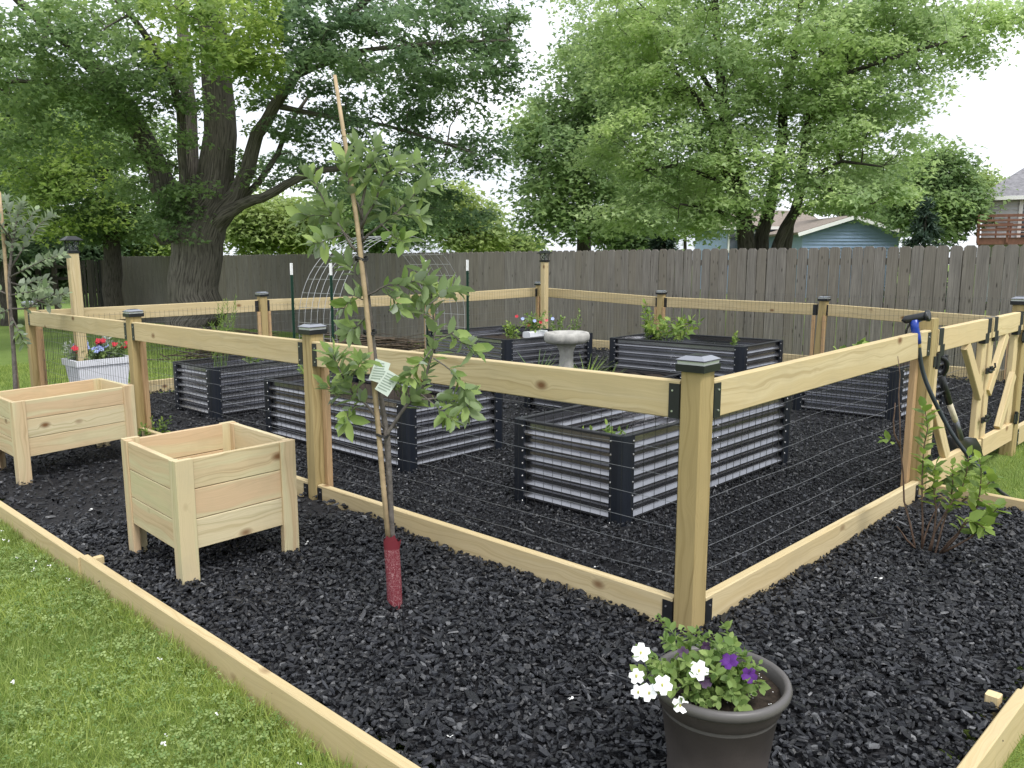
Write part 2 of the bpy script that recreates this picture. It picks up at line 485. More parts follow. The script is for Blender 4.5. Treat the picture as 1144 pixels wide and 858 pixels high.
def leaves(name, pos, dirs, ups, size, kind, mat, parent=None, tint=None, wid=1., bend=None, origin=None):
    V, FC = LEAF[kind]
    n = len(pos)
    size = np.broadcast_to(np.asarray(size, float), (n,))
    d, s_, u = frame(np.asarray(dirs, float), np.asarray(ups, float))
    vv = (pos[:, None, :] + size[:, None, None]*(V[None, :, 0, None]*d[:, None, :] + wid*V[None, :, 1, None]*s_[:, None, :] + V[None, :, 2, None]*u[:, None, :]))
    k = len(V)
    if origin is None: origin = tuple(parent.get('_w', (0, 0, 0))) if parent else (0, 0, 0)
    vv = vv - np.asarray(origin, float)
    me = bpy.data.meshes.new(name)
    nl = sum(len(f) for f in FC)
    base = (np.arange(n)*k)[:, None]
    idx = np.array([i for f in FC for i in f])[None, :] + base
    ls = np.cumsum([0] + [len(f) for f in FC])[:-1][None, :] + (np.arange(n)*nl)[:, None]
    me.vertices.add(n*k); me.vertices.foreach_set('co', vv.reshape(-1).astype(np.float32))
    me.loops.add(n*nl); me.loops.foreach_set('vertex_index', idx.reshape(-1).astype(np.int32))
    me.polygons.add(n*len(FC)); me.polygons.foreach_set('loop_start', ls.reshape(-1).astype(np.int32))
    t = RNG.random(n) if tint is None else tint
    a_ = me.attributes.new('tint', 'FLOAT', 'FACE')
    a_.data.foreach_set('value', np.repeat(t, len(FC)).astype(np.float32))
    me.materials.append(MATS[mat])
    me.update(calc_edges=True); me.validate()
    o = bpy.data.objects.new(name, me); COL.objects.link(o)
    if parent: o.parent = parent
    o['_w'] = tuple(float(q) for q in origin)
    return o

def rnd_dirs(n, zlo=-.4, zhi=.5):
    q = RNG.random(n)*2*math.pi; z = RNG.uniform(zlo, zhi, n); r = np.sqrt(np.maximum(0, 1 - z*z))
    return np.stack([r*np.cos(q), r*np.sin(q), z], 1)

def rnd_ups(n, spread=.6):
    u = np.stack([RNG.normal(0, spread, n), RNG.normal(0, spread, n), np.ones(n)], 1)
    return u/np.linalg.norm(u, axis=1, keepdims=True)

# ================================================================== CAMERA, SKY, LIGHT
cam = bpy.data.cameras.new('camera'); co = bpy.data.objects.new('camera', cam); COL.objects.link(co)
cam.sensor_width = 36; cam.lens = 36*F/W; cam.clip_end = 2000; cam.clip_start = .05
co.location = (0, 0, HC); co.rotation_euler = (math.pi/2 - PITCH, 0, 0)
S.camera = co

SUN_EL, SUN_AZ = R(58), R(150)          # azimuth clockwise from +Y: high, behind the right shoulder
wd = bpy.data.worlds.new('World'); S.world = wd; wd.use_nodes = True
nt = wd.node_tree; nt.nodes.clear()
wo = nt.nodes.new('ShaderNodeOutputWorld'); bg = nt.nodes.new('ShaderNodeBackground')
sky = nt.nodes.new('ShaderNodeTexSky'); sky.sky_type = 'NISHITA'; sky.sun_disc = False
sky.sun_elevation = SUN_EL; sky.sun_rotation = SUN_AZ; sky.air_density = 1.0; sky.dust_density = 4.0; sky.ozone_density = 1.0
hs = nt.nodes.new('ShaderNodeHueSaturation'); hs.inputs['Saturation'].default_value = .16; hs.inputs['Value'].default_value = 1.0
nt.links.new(sky.outputs[0], hs.inputs['Color'])
tc = nt.nodes.new('ShaderNodeTexCoord')
cn = nt.nodes.new('ShaderNodeTexNoise'); cn.inputs['Scale'].default_value = 3.2; cn.inputs['Detail'].default_value = 5
mp = nt.nodes.new('ShaderNodeMapping'); mp.inputs['Scale'].default_value = (1, 1, 2.6)
nt.links.new(tc.outputs['Generated'], mp.inputs['Vector']); nt.links.new(mp.outputs[0], cn.inputs['Vector'])
# overcast: an even, pale cloud layer over most of the sky's own brightness
cl = ramp(nt, cn.outputs[0], [(.34, (4.3, 4.65, 5.2)), (.66, (7.0, 7.25, 7.6))])
mx = mixc(nt, .72, hs.outputs[0], cl)
nt.links.new(mx, bg.inputs[0]); bg.inputs[1].default_value = .15
nt.links.new(bg.outputs[0], wo.inputs[0])

sd = bpy.data.lights.new('sun', 'SUN'); sd.energy = 1.5; sd.angle = R(14); sd.color = (1, .975, .93)
so = bpy.data.objects.new('sun', sd); COL.objects.link(so)
sdir = Vector((math.sin(SUN_AZ)*math.cos(SUN_EL), math.cos(SUN_AZ)*math.cos(SUN_EL), math.sin(SUN_EL)))
so.rotation_euler = sdir.to_track_quat('Z', 'Y').to_euler(); so.location = sdir*30

S.view_settings.view_transform = 'Standard'; S.view_settings.look = 'None'
S.view_settings.exposure = 0.72; S.view_settings.gamma = 1; S.view_settings.use_curve_mapping = False
S.render.engine = 'CYCLES'
S.cycles.max_bounces = 8; S.cycles.diffuse_bounces = 6; S.cycles.glossy_bounces = 3; S.cycles.transmission_bounces = 4
S.cycles.transparent_max_bounces = 6
S.cycles.caustics_reflective = False; S.cycles.caustics_refractive = False

# ================================================================== GROUND
def axis_pts():
    fine = list(np.arange(-10, 10.01, .25)); out = [-140, -100, -70, -50, -38, -30, -24, -20, -17, -14, -12, -11]
    return np.array(out + fine + [-q for q in reversed(out)])
def grid_mesh(name, xs, ys, zf, mat):
    X, Y = np.meshgrid(xs, ys); Z = zf(X, Y)
    n, m = len(xs), len(ys)
    v = np.stack([X, Y, Z], -1).reshape(-1, 3)
    i = np.arange(n - 1)[None, :] + (np.arange(m - 1)*n)[:, None]
    f = np.stack([i, i + 1, i + n + 1, i + n], -1).reshape(-1, 4)
    me = bpy.data.meshes.new(name); me.from_pydata(v.tolist(), [], f.tolist())
    me.materials.append(MATS[mat]); me.polygons.foreach_set('use_smooth', [True]*len(f)); me.update()
    o = bpy.data.objects.new(name, me); COL.objects.link(o); return o
xs = axis_pts(); ys = np.concatenate([np.array([-60, -30, -15, -8, -4]), np.arange(-2, 20.01, .25), np.array([21, 23, 26, 30, 35, 42, 50, 65, 90, 130, 180])])
def lz(X, Y): return lawn_z(X, Y) + .012*np.sin(X*2.1 + Y*.7)*np.sin(Y*1.7)
tag(grid_mesh('lawn_ground', xs, ys, lz, 'lawn_ground'), kind='structure')

# edges of the mulched plot (garden coordinates)
EL0, EL1 = Vector((*gnd(0, 566), 0)), Vector((*gnd(428, 856), 0))
EDIR = (EL0 - EL1).normalized()
OUT_L = (EL1 - C0).dot(-B)                       # width of the outer strip, left side
ER = Vector((*gnd(1144, 785), 0))
OUT_R = (ER - C0).dot((-A))
G1 = C0 + B*2.255
def sd_left(p): return (p - C0).dot(-B)          # >0 outside the front left fence
n_left = Vector((-A.y, A.x, 0)); n_left = n_left if n_left.dot(-B) > 0 else -n_left   # true outward normals
n_right = Vector((B.y, -B.x, 0)); n_right = n_right if n_right.dot(-A) > 0 else -n_right
OUT_L = (EL0 - C0).dot(n_left)*.5 + (EL1 - C0).dot(n_left)*.5
OUT_R = (ER - C0).dot(n_right)
def quad_uv(x, y):       # distance along A / B from the corner, solved in the fence frame
    det = A.x*B.y - A.y*B.x
    dx, dy = x - C0.x, y - C0.y
    return (dx*B.y - dy*B.x)/det, (A.x*dy - A.y*dx)/det
def mulch_h(x, y):       # gentle heave of the mulch
    a_, b_ = quad_uv(x, y)
    z = .008*np.sin(3.1*x + 1.7*y) + .008*np.sin(2.3*y - 4.1*x + 1) + .005*np.sin(9*x + 2)*np.sin(8*y)
    outl = np.clip(-b_, 0, 1.4)
    z = z + .045*np.exp(-((a_ - 2.4)/.9)**2)*np.exp(-((outl - .12)/.35)**2)*(b_ < 0.02)
    return z
oL = OUT_L/abs(n_left.dot(B)); oR = OUT_R/abs(n_right.dot(A))
def in_mulch(x, y):
    a_, b_ = quad_uv(x, y)
    inner = (a_ > 0) & (a_ < 7.42) & (b_ > 0) & (b_ < 7.2)
    outl = (b_ <= 0) & (b_ > -oL) & (a_ > -oR) & (a_ < 8.6)
    outr = (a_ <= 0) & (a_ > -oR) & (b_ > -oL) & (b_ < 2.255 + .12 - a_*.12)
    return inner | outl | outr
mb_x = np.arange(-7.5, 7.01, .1); mb_y = np.arange(-.5, 14.01, .1)
X, Y = np.meshgrid(mb_x, mb_y); keep = in_mulch(X, Y)
v = np.stack([X, Y, SL*X + mulch_h(X, Y) - .012], -1).reshape(-1, 3)
nn = len(mb_x); fcs = []
for j in range(len(mb_y) - 1):
    for i in range(nn - 1):
        if keep[j, i] and keep[j, i + 1] and keep[j + 1, i] and keep[j + 1, i + 1]:
            q = j*nn + i; fcs.append((q, q + 1, q + nn + 1, q + nn))
me = bpy.data.meshes.new('mulch_ground'); me.from_pydata(v.tolist(), [], fcs); me.materials.append(MATS['mulch_base']); me.update()
bm_ = bpy.data.objects.new('mulch_ground', me); COL.objects.link(bm_); tag(bm_, kind='structure')

# loose chips, too many to count
def chips():
    tpl = []
    for k in range(12):
        r = random.Random(k); n = 5
        q = [2*math.pi*(i + r.uniform(-.25, .25))/n for i in range(n)]
        ring = [(math.cos(t)*r.uniform(.75, 1.1), math.sin(t)*r.uniform(.7, 1.1)) for t in q]
        b = r.uniform(-.2, .3)
        top = [(x*r.uniform(.7, .95), y*r.uniform(.65, .95), 1 + b*x*2 + r.uniform(-.3, .3)) for x, y in ring]
        bot = [(x, y, -1 + b*x*2) for x, y in ring]
        tpl.append(np.array(top + bot))
    FQ = [(0, 1, 2, 3, 4)] + [(i, 5 + i, 5 + (i + 1) % 5, (i + 1) % 5) for i in range(5)]
    tpl = np.array(tpl)
    pts = []
    def scatter(n, x0, x1, y0, y1, cond):
        x = RNG.uniform(x0, x1, n); y = RNG.uniform(y0, y1, n)
        k = in_mulch(x, y) & cond(x, y); return x[k], y[k]
    def outer(x, y):
        a_, b_ = quad_uv(x, y); return ((a_ < .03) | (b_ < .03)) & (y > .5*np.abs(x)) & (np.abs(x) < .72*y + .4)
    def inner(x, y):
        a_, b_ = quad_uv(x, y); return (a_ > .04) & (b_ > .04) & (np.abs(x) < .72*y + .3)
    sets = []
    x, y = scatter(78000, -3.2, 3.4, 1.55, 4.2, outer); sets.append((x, y, .034, .012))
    x, y = scatter(26000, -6.5, 3.6, 4.2, 8.5, outer); sets.append((x, y, .038, .013))
    x, y = scatter(80000, -3, 4.2, 2.9, 6.6, inner); sets.append((x, y, .023, .010))
    x, y = scatter(50000, -5, 6, 6.6, 13.2, inner); sets.append((x, y, .034, .014))
    x = np.concatenate([s_[0] for s_ in sets]); y = np.concatenate([s_[1] for s_ in sets])
    L = np.concatenate([np.full(len(s_[0]), s_[2]) for s_ in sets]); Wd = np.concatenate([np.full(len(s_[0]), s_[3]) for s_ in sets])
    n = len(x)
    L = L*np.exp(RNG.normal(0, .52, n))*.60; Wd = Wd*np.exp(RNG.normal(0, .42, n))*.88; T = RNG.uniform(.002, .0055, n)
    yaw = RNG.uniform(0, 2*math.pi, n); pit = RNG.normal(0, .30, n); rol = RNG.normal(0, .33, n)
    cy, sy = np.cos(yaw), np.sin(yaw); cq, sq = np.cos(pit), np.sin(pit); cr, sr = np.cos(rol), np.sin(rol)
    t = tpl[RNG.integers(0, 12, n)]
    lx = t[:, :, 0]*L[:, None]*.5*1.2; ly = t[:, :, 1]*Wd[:, None]*.75; lzz = t[:, :, 2]*T[:, None]
    y1 = ly*cr[:, None] - lzz*sr[:, None]; z1 = ly*sr[:, None] + lzz*cr[:, None]
    x2 = lx*cq[:, None] + z1*sq[:, None]; z2 = -lx*sq[:, None] + z1*cq[:, None]
    xx = x2*cy[:, None] - y1*sy[:, None]; yy = x2*sy[:, None] + y1*cy[:, None]
    zc = SL*x + mulch_h(x, y) + RNG.uniform(-.006, .014, n)
    vv = np.stack([x[:, None] + xx, y[:, None] + yy, zc[:, None] + z2], -1)
    me = bpy.data.meshes.new('mulch_chips'); k = 10
    nl = sum(len(f) for f in FQ); base = (np.arange(n)*k)[:, None]
    idx = np.array([i for f in FQ for i in f])[None, :] + base
    ls = np.cumsum([0] + [len(f) for f in FQ])[:-1][None, :] + (np.arange(n)*nl)[:, None]
    me.vertices.add(n*k); me.vertices.foreach_set('co', vv.reshape(-1).astype(np.float32))
    me.loops.add(n*nl); me.loops.foreach_set('vertex_index', idx.reshape(-1).astype(np.int32))
    me.polygons.add(n*len(FQ)); me.polygons.foreach_set('loop_start', ls.reshape(-1).astype(np.int32))
    a_ = me.attributes.new('tint', 'FLOAT', 'FACE'); a_.data.foreach_set('value', np.repeat(RNG.random(n), len(FQ)).astype(np.float32))
    me.materials.append(MATS['mulch_chip']); me.update(calc_edges=True); me.shade_flat()
    o = bpy.data.objects.new('mulch_chips', me); COL.objects.link(o)
    return tag(o, 'loose black mulch chips covering the garden plot', 'mulch', kind='stuff')
chips()

# grass
def grass_patch(name, label, x, y, hgt, wid, mat, kind='blade', lean=.6):
    n = len(x); z = lz(x, y)
    d = rnd_dirs(n, .5, .98); d[:, :2] *= lean; 
    ups = rnd_dirs(n, -.1, .3)
    sz = hgt*RNG.uniform(.5, 1.2, n)
    o = leaves(name, np.stack([x, y, z - .004], 1), d, ups, sz, kind, mat, wid=wid)
    return tag(o, label, 'grass', kind='stuff')
def reg(n, x0, x1, y0, y1, cond):
    x = RNG.uniform(x0, x1, n); y = RNG.uniform(y0, y1, n); k = cond(x, y) & ~in_mulch(x, y); return x[k], y[k]
fx, fy = reg(150000, -3.4, .4, 1.3, 4.6, lambda x, y: (quad_uv(x, y)[1] < -oL - .03) & (np.abs(x) < .72*y + .2))
grass_patch('grass', 'short green grass blades in the near left lawn', fx[:60000], fy[:60000], .068, .40, 'blade')
kk = (np.sin(fx*5 + 1) * np.sin(fy*4) > .45) | (np.exp(-((fx + 1.05)/.42)**2 - ((fy - 1.98)/.45)**2) + RNG.normal(0, .15, len(fx)) > .45)
grass_patch('dry_grass', 'straw coloured blades scattered in the near left lawn', fx[60000:][kk[60000:]][:9000], fy[60000:][kk[60000:]][:9000], .06, .36, 'blade_dry', lean=1.1)
cxy = slice(-17000, None); ccx, ccy = fx[cxy], fy[cxy]
a9, b9 = quad_uv(ccx, ccy)
cm = (np.sin(ccx*3.1 + 2)*np.sin(ccy*2.7 + ccx) + .5*np.sin(ccx*7 - ccy*5) + .8*np.exp(-(-oL - b9)/.22) - 1.3*np.exp(-((ccx + 1.05)/.38)**2 - ((ccy - 1.98)/.42)**2) + RNG.normal(0, .75, len(ccx))) > .38; ccx, ccy = ccx[cm], ccy[cm]
n_ = len(ccx)
tag(leaves('clover', np.stack([ccx, ccy, lz(ccx, ccy) + RNG.uniform(.012, .05, n_)], 1), rnd_dirs(n_, -.15, .15), rnd_ups(n_, .5), RNG.uniform(.006, .0155, n_), 'clover', 'clover'),
    'clover leaves growing through the near left lawn', 'clover', kind='stuff')
# taller tufts against the outside of the edging
tx = RNG.uniform(0, 1, 5000); jit = np.abs(RNG.normal(0, .035, 5000)) + .03
ex = EL1.x + (EL0.x - EL1.x)*(tx*1.3 - .12) + n_left.x*jit; ey = EL1.y + (EL0.y - EL1.y)*(tx*1.3 - .12) + n_left.y*jit
hk = .5 + .5*np.sin(tx*37)*np.sin(tx*91 + 1) > .35
grass_patch('grass_tufts', 'long grass tufts left uncut along the lawn edging board', ex[hk], ey[hk], .085, .40, 'blade', lean=.7)
fx, fy = reg(90000, -9, -2.2, 5.5, 14, lambda x, y: (np.abs(x) < .72*y + .2))
grass_patch('grass', 'mown green grass beyond the left garden fence', fx, fy, .065, .8, 'blade')
fx, fy = reg(60000, 2.0, 6.5, 3.0, 8.0, lambda x, y: (quad_uv(x, y)[0] < 0) & (np.abs(x) < .72*y + .3))
grass_patch('grass', 'bright grass outside the garden gate on the right', fx, fy, .06, .7, 'blade')
fx, fy = reg(20000, 1.0, 3.2, 1.2, 3.2, lambda x, y: (quad_uv(x, y)[0] < -oR - .03) & (np.abs(x) < .72*y + .2))
grass_patch('grass', 'grass outside the edging board at the lower right', fx, fy, .06, .45, 'blade')
fx, fy = reg(60000, -9, 3.5, 10, 19, lambda x, y: (quad_uv(x, y)[1] > 7.2) | (quad_uv(x, y)[0] > 7.4))
grass_patch('grass', 'grass between the garden and the grey board fence', fx, fy, .075, 1.1, 'blade')

# ================================================================== GARDEN FENCE
def solar_cap(mb, p, s=.118):
    """black collar, clear ring, low pyramid with a small dark panel: returns three builders' worth in one part"""
    x = A if False else None
    z = p.z
    def ring(h, w): return [p + (A2*sx + B2*sy)*w + UP*h for sx, sy in ((-.5, -.5), (.5, -.5), (.5, .5), (-.5, .5))]
    A2, B2 = A, UP.cross(A)
    def slab(h0, w0, h1, w1, mi, close=True):
        v = ring(h0, w0) + ring(h1, w1)
        f = [(i, (i + 1) % 4, 4 + (i + 1) % 4, 4 + i) for i in range(4)]
        if close: f += [(7, 6, 5, 4), (0, 1, 2, 3)] if False else [(4, 5, 6, 7), (3, 2, 1, 0)]
        mb.add(v, f, None, None, mi)
    slab(-.022, s*.97, .004, s*1.0, 0); slab(.004, s*.90, .017, s*.92, 1)
    slab(.017, s*1.03, .021, s*1.0, 0); slab(.021, s*.995, .034, s*.56, 2); slab(.034, s*.50, .037, s*.46, 0)

def garden_fence(name, label, posts, along, out, skip_rail=(), hts=None, tops=1.0, lean=None, ends=(True, True), nocap=()):
    """posts: garden spots; along: direction; out: outward normal"""
    r = root(name, label, 'fence', posts[0], 'fence sides round the raised bed garden')
    hts = hts or [tops]*len(posts)
    for i, p in enumerate(posts):
        if i == 0 and not ends[0]: continue
        if i == len(posts) - 1 and not ends[1]: continue
        m = MB(); ln = Vector(lean[i]) if lean else Vector((0, 0, 0))
        top = p + ln + UP*hts[i]
        m.beam(p - UP*.14, top, .090, .090, along, bev=.007)
        po = m.build('post', 'pine_post', r)
        if i in nocap: continue
        m = MB(); solar_cap(m, top); m.build('post_cap', ['black_plastic', 'lens_clear', 'solar_panel'], po)
    for i in range(len(posts) - 1):
        p, q = posts[i], posts[i + 1]
        d = (q - p).normalized(); L = (q - p).length
        o = out*.020
        h0, h1 = hts[i] - .06 - .07, hts[i + 1] - .06 - .07
        if i not in skip_rail:
            m = MB(); sg = random.uniform(-.006, .006)
            a0, a1 = p + d*.05 + o + UP*h0, q - d*.05 + o + UP*h1
            m.beam(a0, a1, .038, .140, out, tint=random.uniform(0, .3)); rl = m.build('top_rail', 'pine', r)
            m = MB(); m.beam(p + d*.05 + o + UP*.04, q - d*.05 + o + UP*.04, .038, .14, out, tint=random.uniform(0, .3)); m.build('bottom_board', 'pine', r)
            for P, dd, hh in ((p, d, h0), (q, -d, h1)):
                for hz, hl in ((hh - .005, .128), (.035, .12)):
                    m = MB(); c_ = P + dd*.0475 + o
                    m.beam(c_ + dd*.002 + UP*(hz - hl/2), c_ + dd*.002 + UP*(hz + hl/2), .040*.98, .004, out, bev=.001)
                    m.beam(c_ + dd*.024 + out*.0205 + UP*(hz - hl/2), c_ + dd*.024 + out*.0205 + UP*(hz + hl/2), .044, .0025, dd, bev=.001)
                    m.beam(c_ + dd*.024 - out*.0205 + UP*(hz - hl/2), c_ + dd*.024 - out*.0205 + UP*(hz + hl/2), .044, .0025, dd, bev=.001)
                    for z in (-.3, .3):
                        m.beam(c_ + dd*.030 + out*.021 + UP*(hz + hl*z), c_ + dd*.030 + out*.0245 + UP*(hz + hl*z), .007, .007, dd, mi=1, bev=.002)
                    m.build('rail_bracket', ['black_plastic', 'bolt_steel'], r)
                if P is posts[0] and (P - C0).length < .01: continue
                m = MB(); c_ = P + dd*.066 - out*.030
                m.beam(c_ + UP*.02, c_ + UP*(hh - .07), .036, .036, out); m.build('nailer_strip', 'strip_wood', r)
            # welded wire on the inner side
            m = MB(); w0 = -out*.051
            n = int(L/.0508); zt = .875
            wv = lambda s_, z: w0*(1 + .12*math.sin(s_*5 + z*3)) + UP*(.004*math.sin(s_*7.3 + z*9))
            for k in range(1, n):
                s_ = k*L/n
                m.tube([p + d*s_ + wv(s_, z) + UP*z for z in (.005, .45, zt)], .00125, 3, cap=False, mi=0)
            for z in (.05, .15, .25, .35, .45, .55, .65, .75, .855):
                m.tube([p + d*(L*t) + wv(L*t, z) + UP*z for t in np.linspace(.02, .98, 14)], .0011, 3, cap=False, mi=1)
            m.build('welded_wire', ['wire', 'wire_skylit'], r)
    return r

fp = [C0 + A*(7.42*k/3) for k in range(4)]
garden_fence('garden_fence', 'front left pine fence running from the big near corner post to the left corner', fp, A, n_left)
gp = [C0, G1]
garden_fence('garden_fence', 'short front right pine fence between the near corner post and the gate', gp, B, n_right, hts=[1.0, 1.02], ends=(False, True), nocap=(1,))
GM, G2 = 1.045, 1.80
gp = [G1 + B*G2, DC]
garden_fence('garden_fence', 'pine fence continuing past the gate at the right edge', gp, B, n_right, hts=[1.02, 1.0], ends=(True, True))
def hpx(px, py, P): q = at(px, py, P.y); return q.z - SL*P.x
bp = [P3, P3 + B*2.45, P3 + B*4.95, BC]
garden_fence('garden_fence', 'back left pine fence behind the wire arch and white flower box', bp, B, -n_right, hts=[1.0, hpx(297, 329, bp[1]), hpx(490, 324, bp[2]), hpx(602, 317, bp[3])], ends=(False, True))
rp = [BC, BC + (DC - BC)*(2.28/7.42), BC + (DC - BC)*(4.55/7.42), BC + (DC - BC)*(6.65/7.42), DC]
garden_fence('garden_fence', 'back right pine fence standing before the grey board fence', rp, -A, -n_left, hts=[hpx(602, 317, rp[0]), hpx(741, 327, rp[1]), hpx(918, 334, rp[2]), hpx(1140, 349, rp[3]), .95],
             lean=[(0, 0, 0), (0, 0, 0), (.035, -.01, 0), (0, 0, 0), (0, 0, 0)], ends=(False, False))

# tall lamp posts
def lamp_post(label, p, h, s, tilt=(0, 0)):
    r = root('lamp_post', label, 'lamp post', p, 'tall garden lamp posts')
    m = MB(); top = p + Vector((tilt[0], tilt[1], h))
    m.beam(p - UP*.15, top, .092, .092, A, bev=.007); po = m.build('post', 'pine', r)
    hd = MB(); q = top
    def sq(z, w): return [q + (A*sx + UP.cross(A)*sy)*w*s + UP*z*s for sx, sy in ((-.5, -.5), (.5, -.5), (.5, .5), (-.5, .5))]
    def slab(z0, w0, z1, w1, mi=0): hd.add(sq(z0, w0) + sq(z1, w1), [(0, 1, 5, 4), (1, 2, 6, 5), (2, 3, 7, 6), (3, 0, 4, 7), (4, 5, 6, 7), (3, 2, 1, 0)], None, None, mi)
    slab(-.012, .105, .012, .11); slab(.012, .085, .02, .075)
    slab(.11, .165, .118, .168); slab(.118, .165, .150, .085); slab(.150, .08, .156, .07)
    la = hd.build('lantern', ['black_plastic'], po)
    m = MB(); q2 = q
    for sx, sy in ((-.5, -.5), (.5, -.5), (.5, .5), (-.5, .5)):
        m.tube([q + (A*sx + UP.cross(A)*sy)*.078*s + UP*.018*s, q + (A*sx + UP.cross(A)*sy)*.10*s + UP*.112*s], .005, 5)
    for k in range(4):
        cs = [(-.5, -.5), (.5, -.5), (.5, .5), (-.5, .5)]; (x0, y0), (x1, y1) = cs[k], cs[(k + 1) % 4]
        a0 = q + (A*x0 + UP.cross(A)*y0)*.078*s + UP*.02*s; b0 = q + (A*x1 + UP.cross(A)*y1)*.10*s + UP*.11*s
        a1 = q + (A*x1 + UP.cross(A)*y1)*.078*s + UP*.02*s; b1 = q + (A*x0 + UP.cross(A)*y0)*.10*s + UP*.11*s
        m.tube([a0, b0], .003, 4); m.tube([a1, b1], .003, 4)
    m.build('lantern_bars', 'black_plastic', la)
    m = MB(); m.add([q + (A*sx + UP.cross(A)*sy)*.066*s + UP*.02*s for sx, sy in ((-.5, -.5), (.5, -.5), (.5, .5), (-.5, .5))] +
                    [q + (A*sx + UP.cross(A)*sy)*.088*s + UP*.11*s for sx, sy in ((-.5, -.5), (.5, -.5), (.5, .5), (-.5, .5))],
                    [(0, 1, 5, 4), (1, 2, 6, 5), (2, 3, 7, 6), (3, 0, 4, 7)])
    m.build('lantern_glass', 'clear_glass', la)
lp1 = at(95, 395, 8.0); lamp_post('pine lamp post with black lantern rising behind the white flower box', Vector((lp1.x - .03, 8.0, 0)), 1.50, .98, (-.012, 0))
lp2 = at(608, 360, 12.6); lamp_post('pine lamp post with black lantern in the far back corner', Vector((lp2.x, 12.6, 0)), 1.30, 1.05)

# ------------------------------------------------------------------ gate leaves
def gate_leaf(label, s0, s1, mid_at_end):
    p0, p1 = G1 + B*s0, G1 + B*s1
    r = root('garden_gate', label, 'gate', p0, 'double garden gate leaves')
    o = n_right*.02; L = s1 - s0; zt = .955
    m = MB(); m.beam(p0 + o + UP*(zt - .065), p1 + o + UP*(zt - .065), .038, .13, n_right); m.build('top_rail', 'pine_pale', r)
    m = MB(); m.beam(p0 + o + UP*.10, p1 + o + UP*.10, .038, .13, n_right); m.build('bottom_rail', 'pine_pale', r)
    for s_ in (.045, L - .045):
        m = MB(); m.beam(p0 + B*s_ + o*.2 + UP*.165, p0 + B*s_ + o*.2 + UP*(zt - .13), .085, .036, B); m.build('stile', 'pine_pale', r)
    m1, h1 = (L - .06, L - .42) if mid_at_end else (.06, .34)
    m = MB(); m.beam(p0 + B*h1 + o + UP*(zt - .135), p0 + B*m1 + o + UP*.46, .036, .075, n_right); m.build('brace', 'pine_pale', r)
    m1, h1 = (.06, .34) if mid_at_end else (L - .06, L - .30)
    m = MB(); m.beam(p0 + B*h1 + o + UP*.17, p0 + B*m1 + o + UP*.52, .036, .075, n_right); m.build('brace', 'pine_pale', r)
    for s_, sg in ((.0, 1), (L, -1)):
        m = MB()
        m.beam(p0 + B*(s_ + sg*.045) + o*1.05 + UP*(zt - .09), p0 + B*(s_ + sg*.045) + o*1.05 + UP*(zt + .002), .07, .041, B, bev=.002)
        m.beam(p0 + B*(s_ + sg*.075) + o*1.05 + UP*(zt - .155), p0 + B*(s_ + sg*.075) + o*1.05 + UP*(zt - .09), .07, .041, B, bev=.002)
        m.build('corner_bracket', 'black_plastic', r)
    m = MB()
    for k in range(1, int(L/.0508)):
        q = p0 + B*(k*.0508) - n_right*.012; m.tube([q + UP*.05, q + UP*(zt - .05)], .0011, 3, cap=False)
    for k in range(9):
        q = UP*(.06 + .1*k) - n_right*.012; m.tube([p0 + B*.02 + q, p1 - B*.02 + q], .0012, 3, cap=False, mi=1)
    m.build('welded_wire', ['wire', 'wire_skylit'], r)
    return r, p0, p1
g1r, q0, q1 = gate_leaf('left leaf of the pine garden gate beside the hose nozzle', .07, GM - .02, True)
g2r, q2, q3 = gate_leaf('right leaf of the pine garden gate with sloping braces', GM + .02, G2 - .07, False)
for z in (.62, .30):
    m = MB(); c = q1 + n_right*.045
    m.beam(c - B*.03 + UP*(z - .018), c - B*.03 + UP*(z + .018), .05, .012, B, bev=.003)
    m.beam(c + B*.045 + UP*(z - .022), c + B*.045 + UP*(z + .022), .04, .014, B, bev=.003)
    m.tube([c - B*.05 + n_right*.015 + UP*z, c + B*.05 + n_right*.015 + UP*z], .007, 8)
    m.tube([c + n_right*.01 + UP*z, c + n_right*.035 + UP*(z + .025), c + n_right*.03 + UP*(z + .05)], .006, 8)
    m.build('latch', 'black_plastic', g1r)
for z in (.78, .2):
    for rr, s_ in ((g1r, .05), (g2r, G2 - .05)):
        m = MB(); c = G1 + B*s_ + n_right*.048
        m.tube([c + UP*(z - .045), c + UP*(z + .045)], .011, 8); m.beam(c - B*.0 + UP*(z - .03), c + UP*(z + .03), .10, .006, B, bev=.001)
        m.build('hinge', 'black_plastic', rr)

# ------------------------------------------------------------------ edging boards
def edging(label, p, q, top, name='edging_board', pegs=()):
    r = root(name, label, 'edging board', p, 'boards edging the mulch')
    m = MB(); d = (q - p).normalized(); s_ = d.cross(UP)
    m.beam(p + UP*(top - .07), q + UP*(top - .07), .038, .14, s_); m.build('board', 'pine', r)
    for t, sd in pegs:
        m = MB(); c = p + d*t + s_*sd
        m.beam(c - UP*.12, c + UP*(top - .004), .04, .04, d); m.build('peg', 'pine_pale', r)
sj = gnd(97, 630); EJ = EL1 + EDIR*((Vector((*sj, 0)) - EL1).dot(EDIR))
nl_ = n_left*.0
EC = C0 + n_left*0
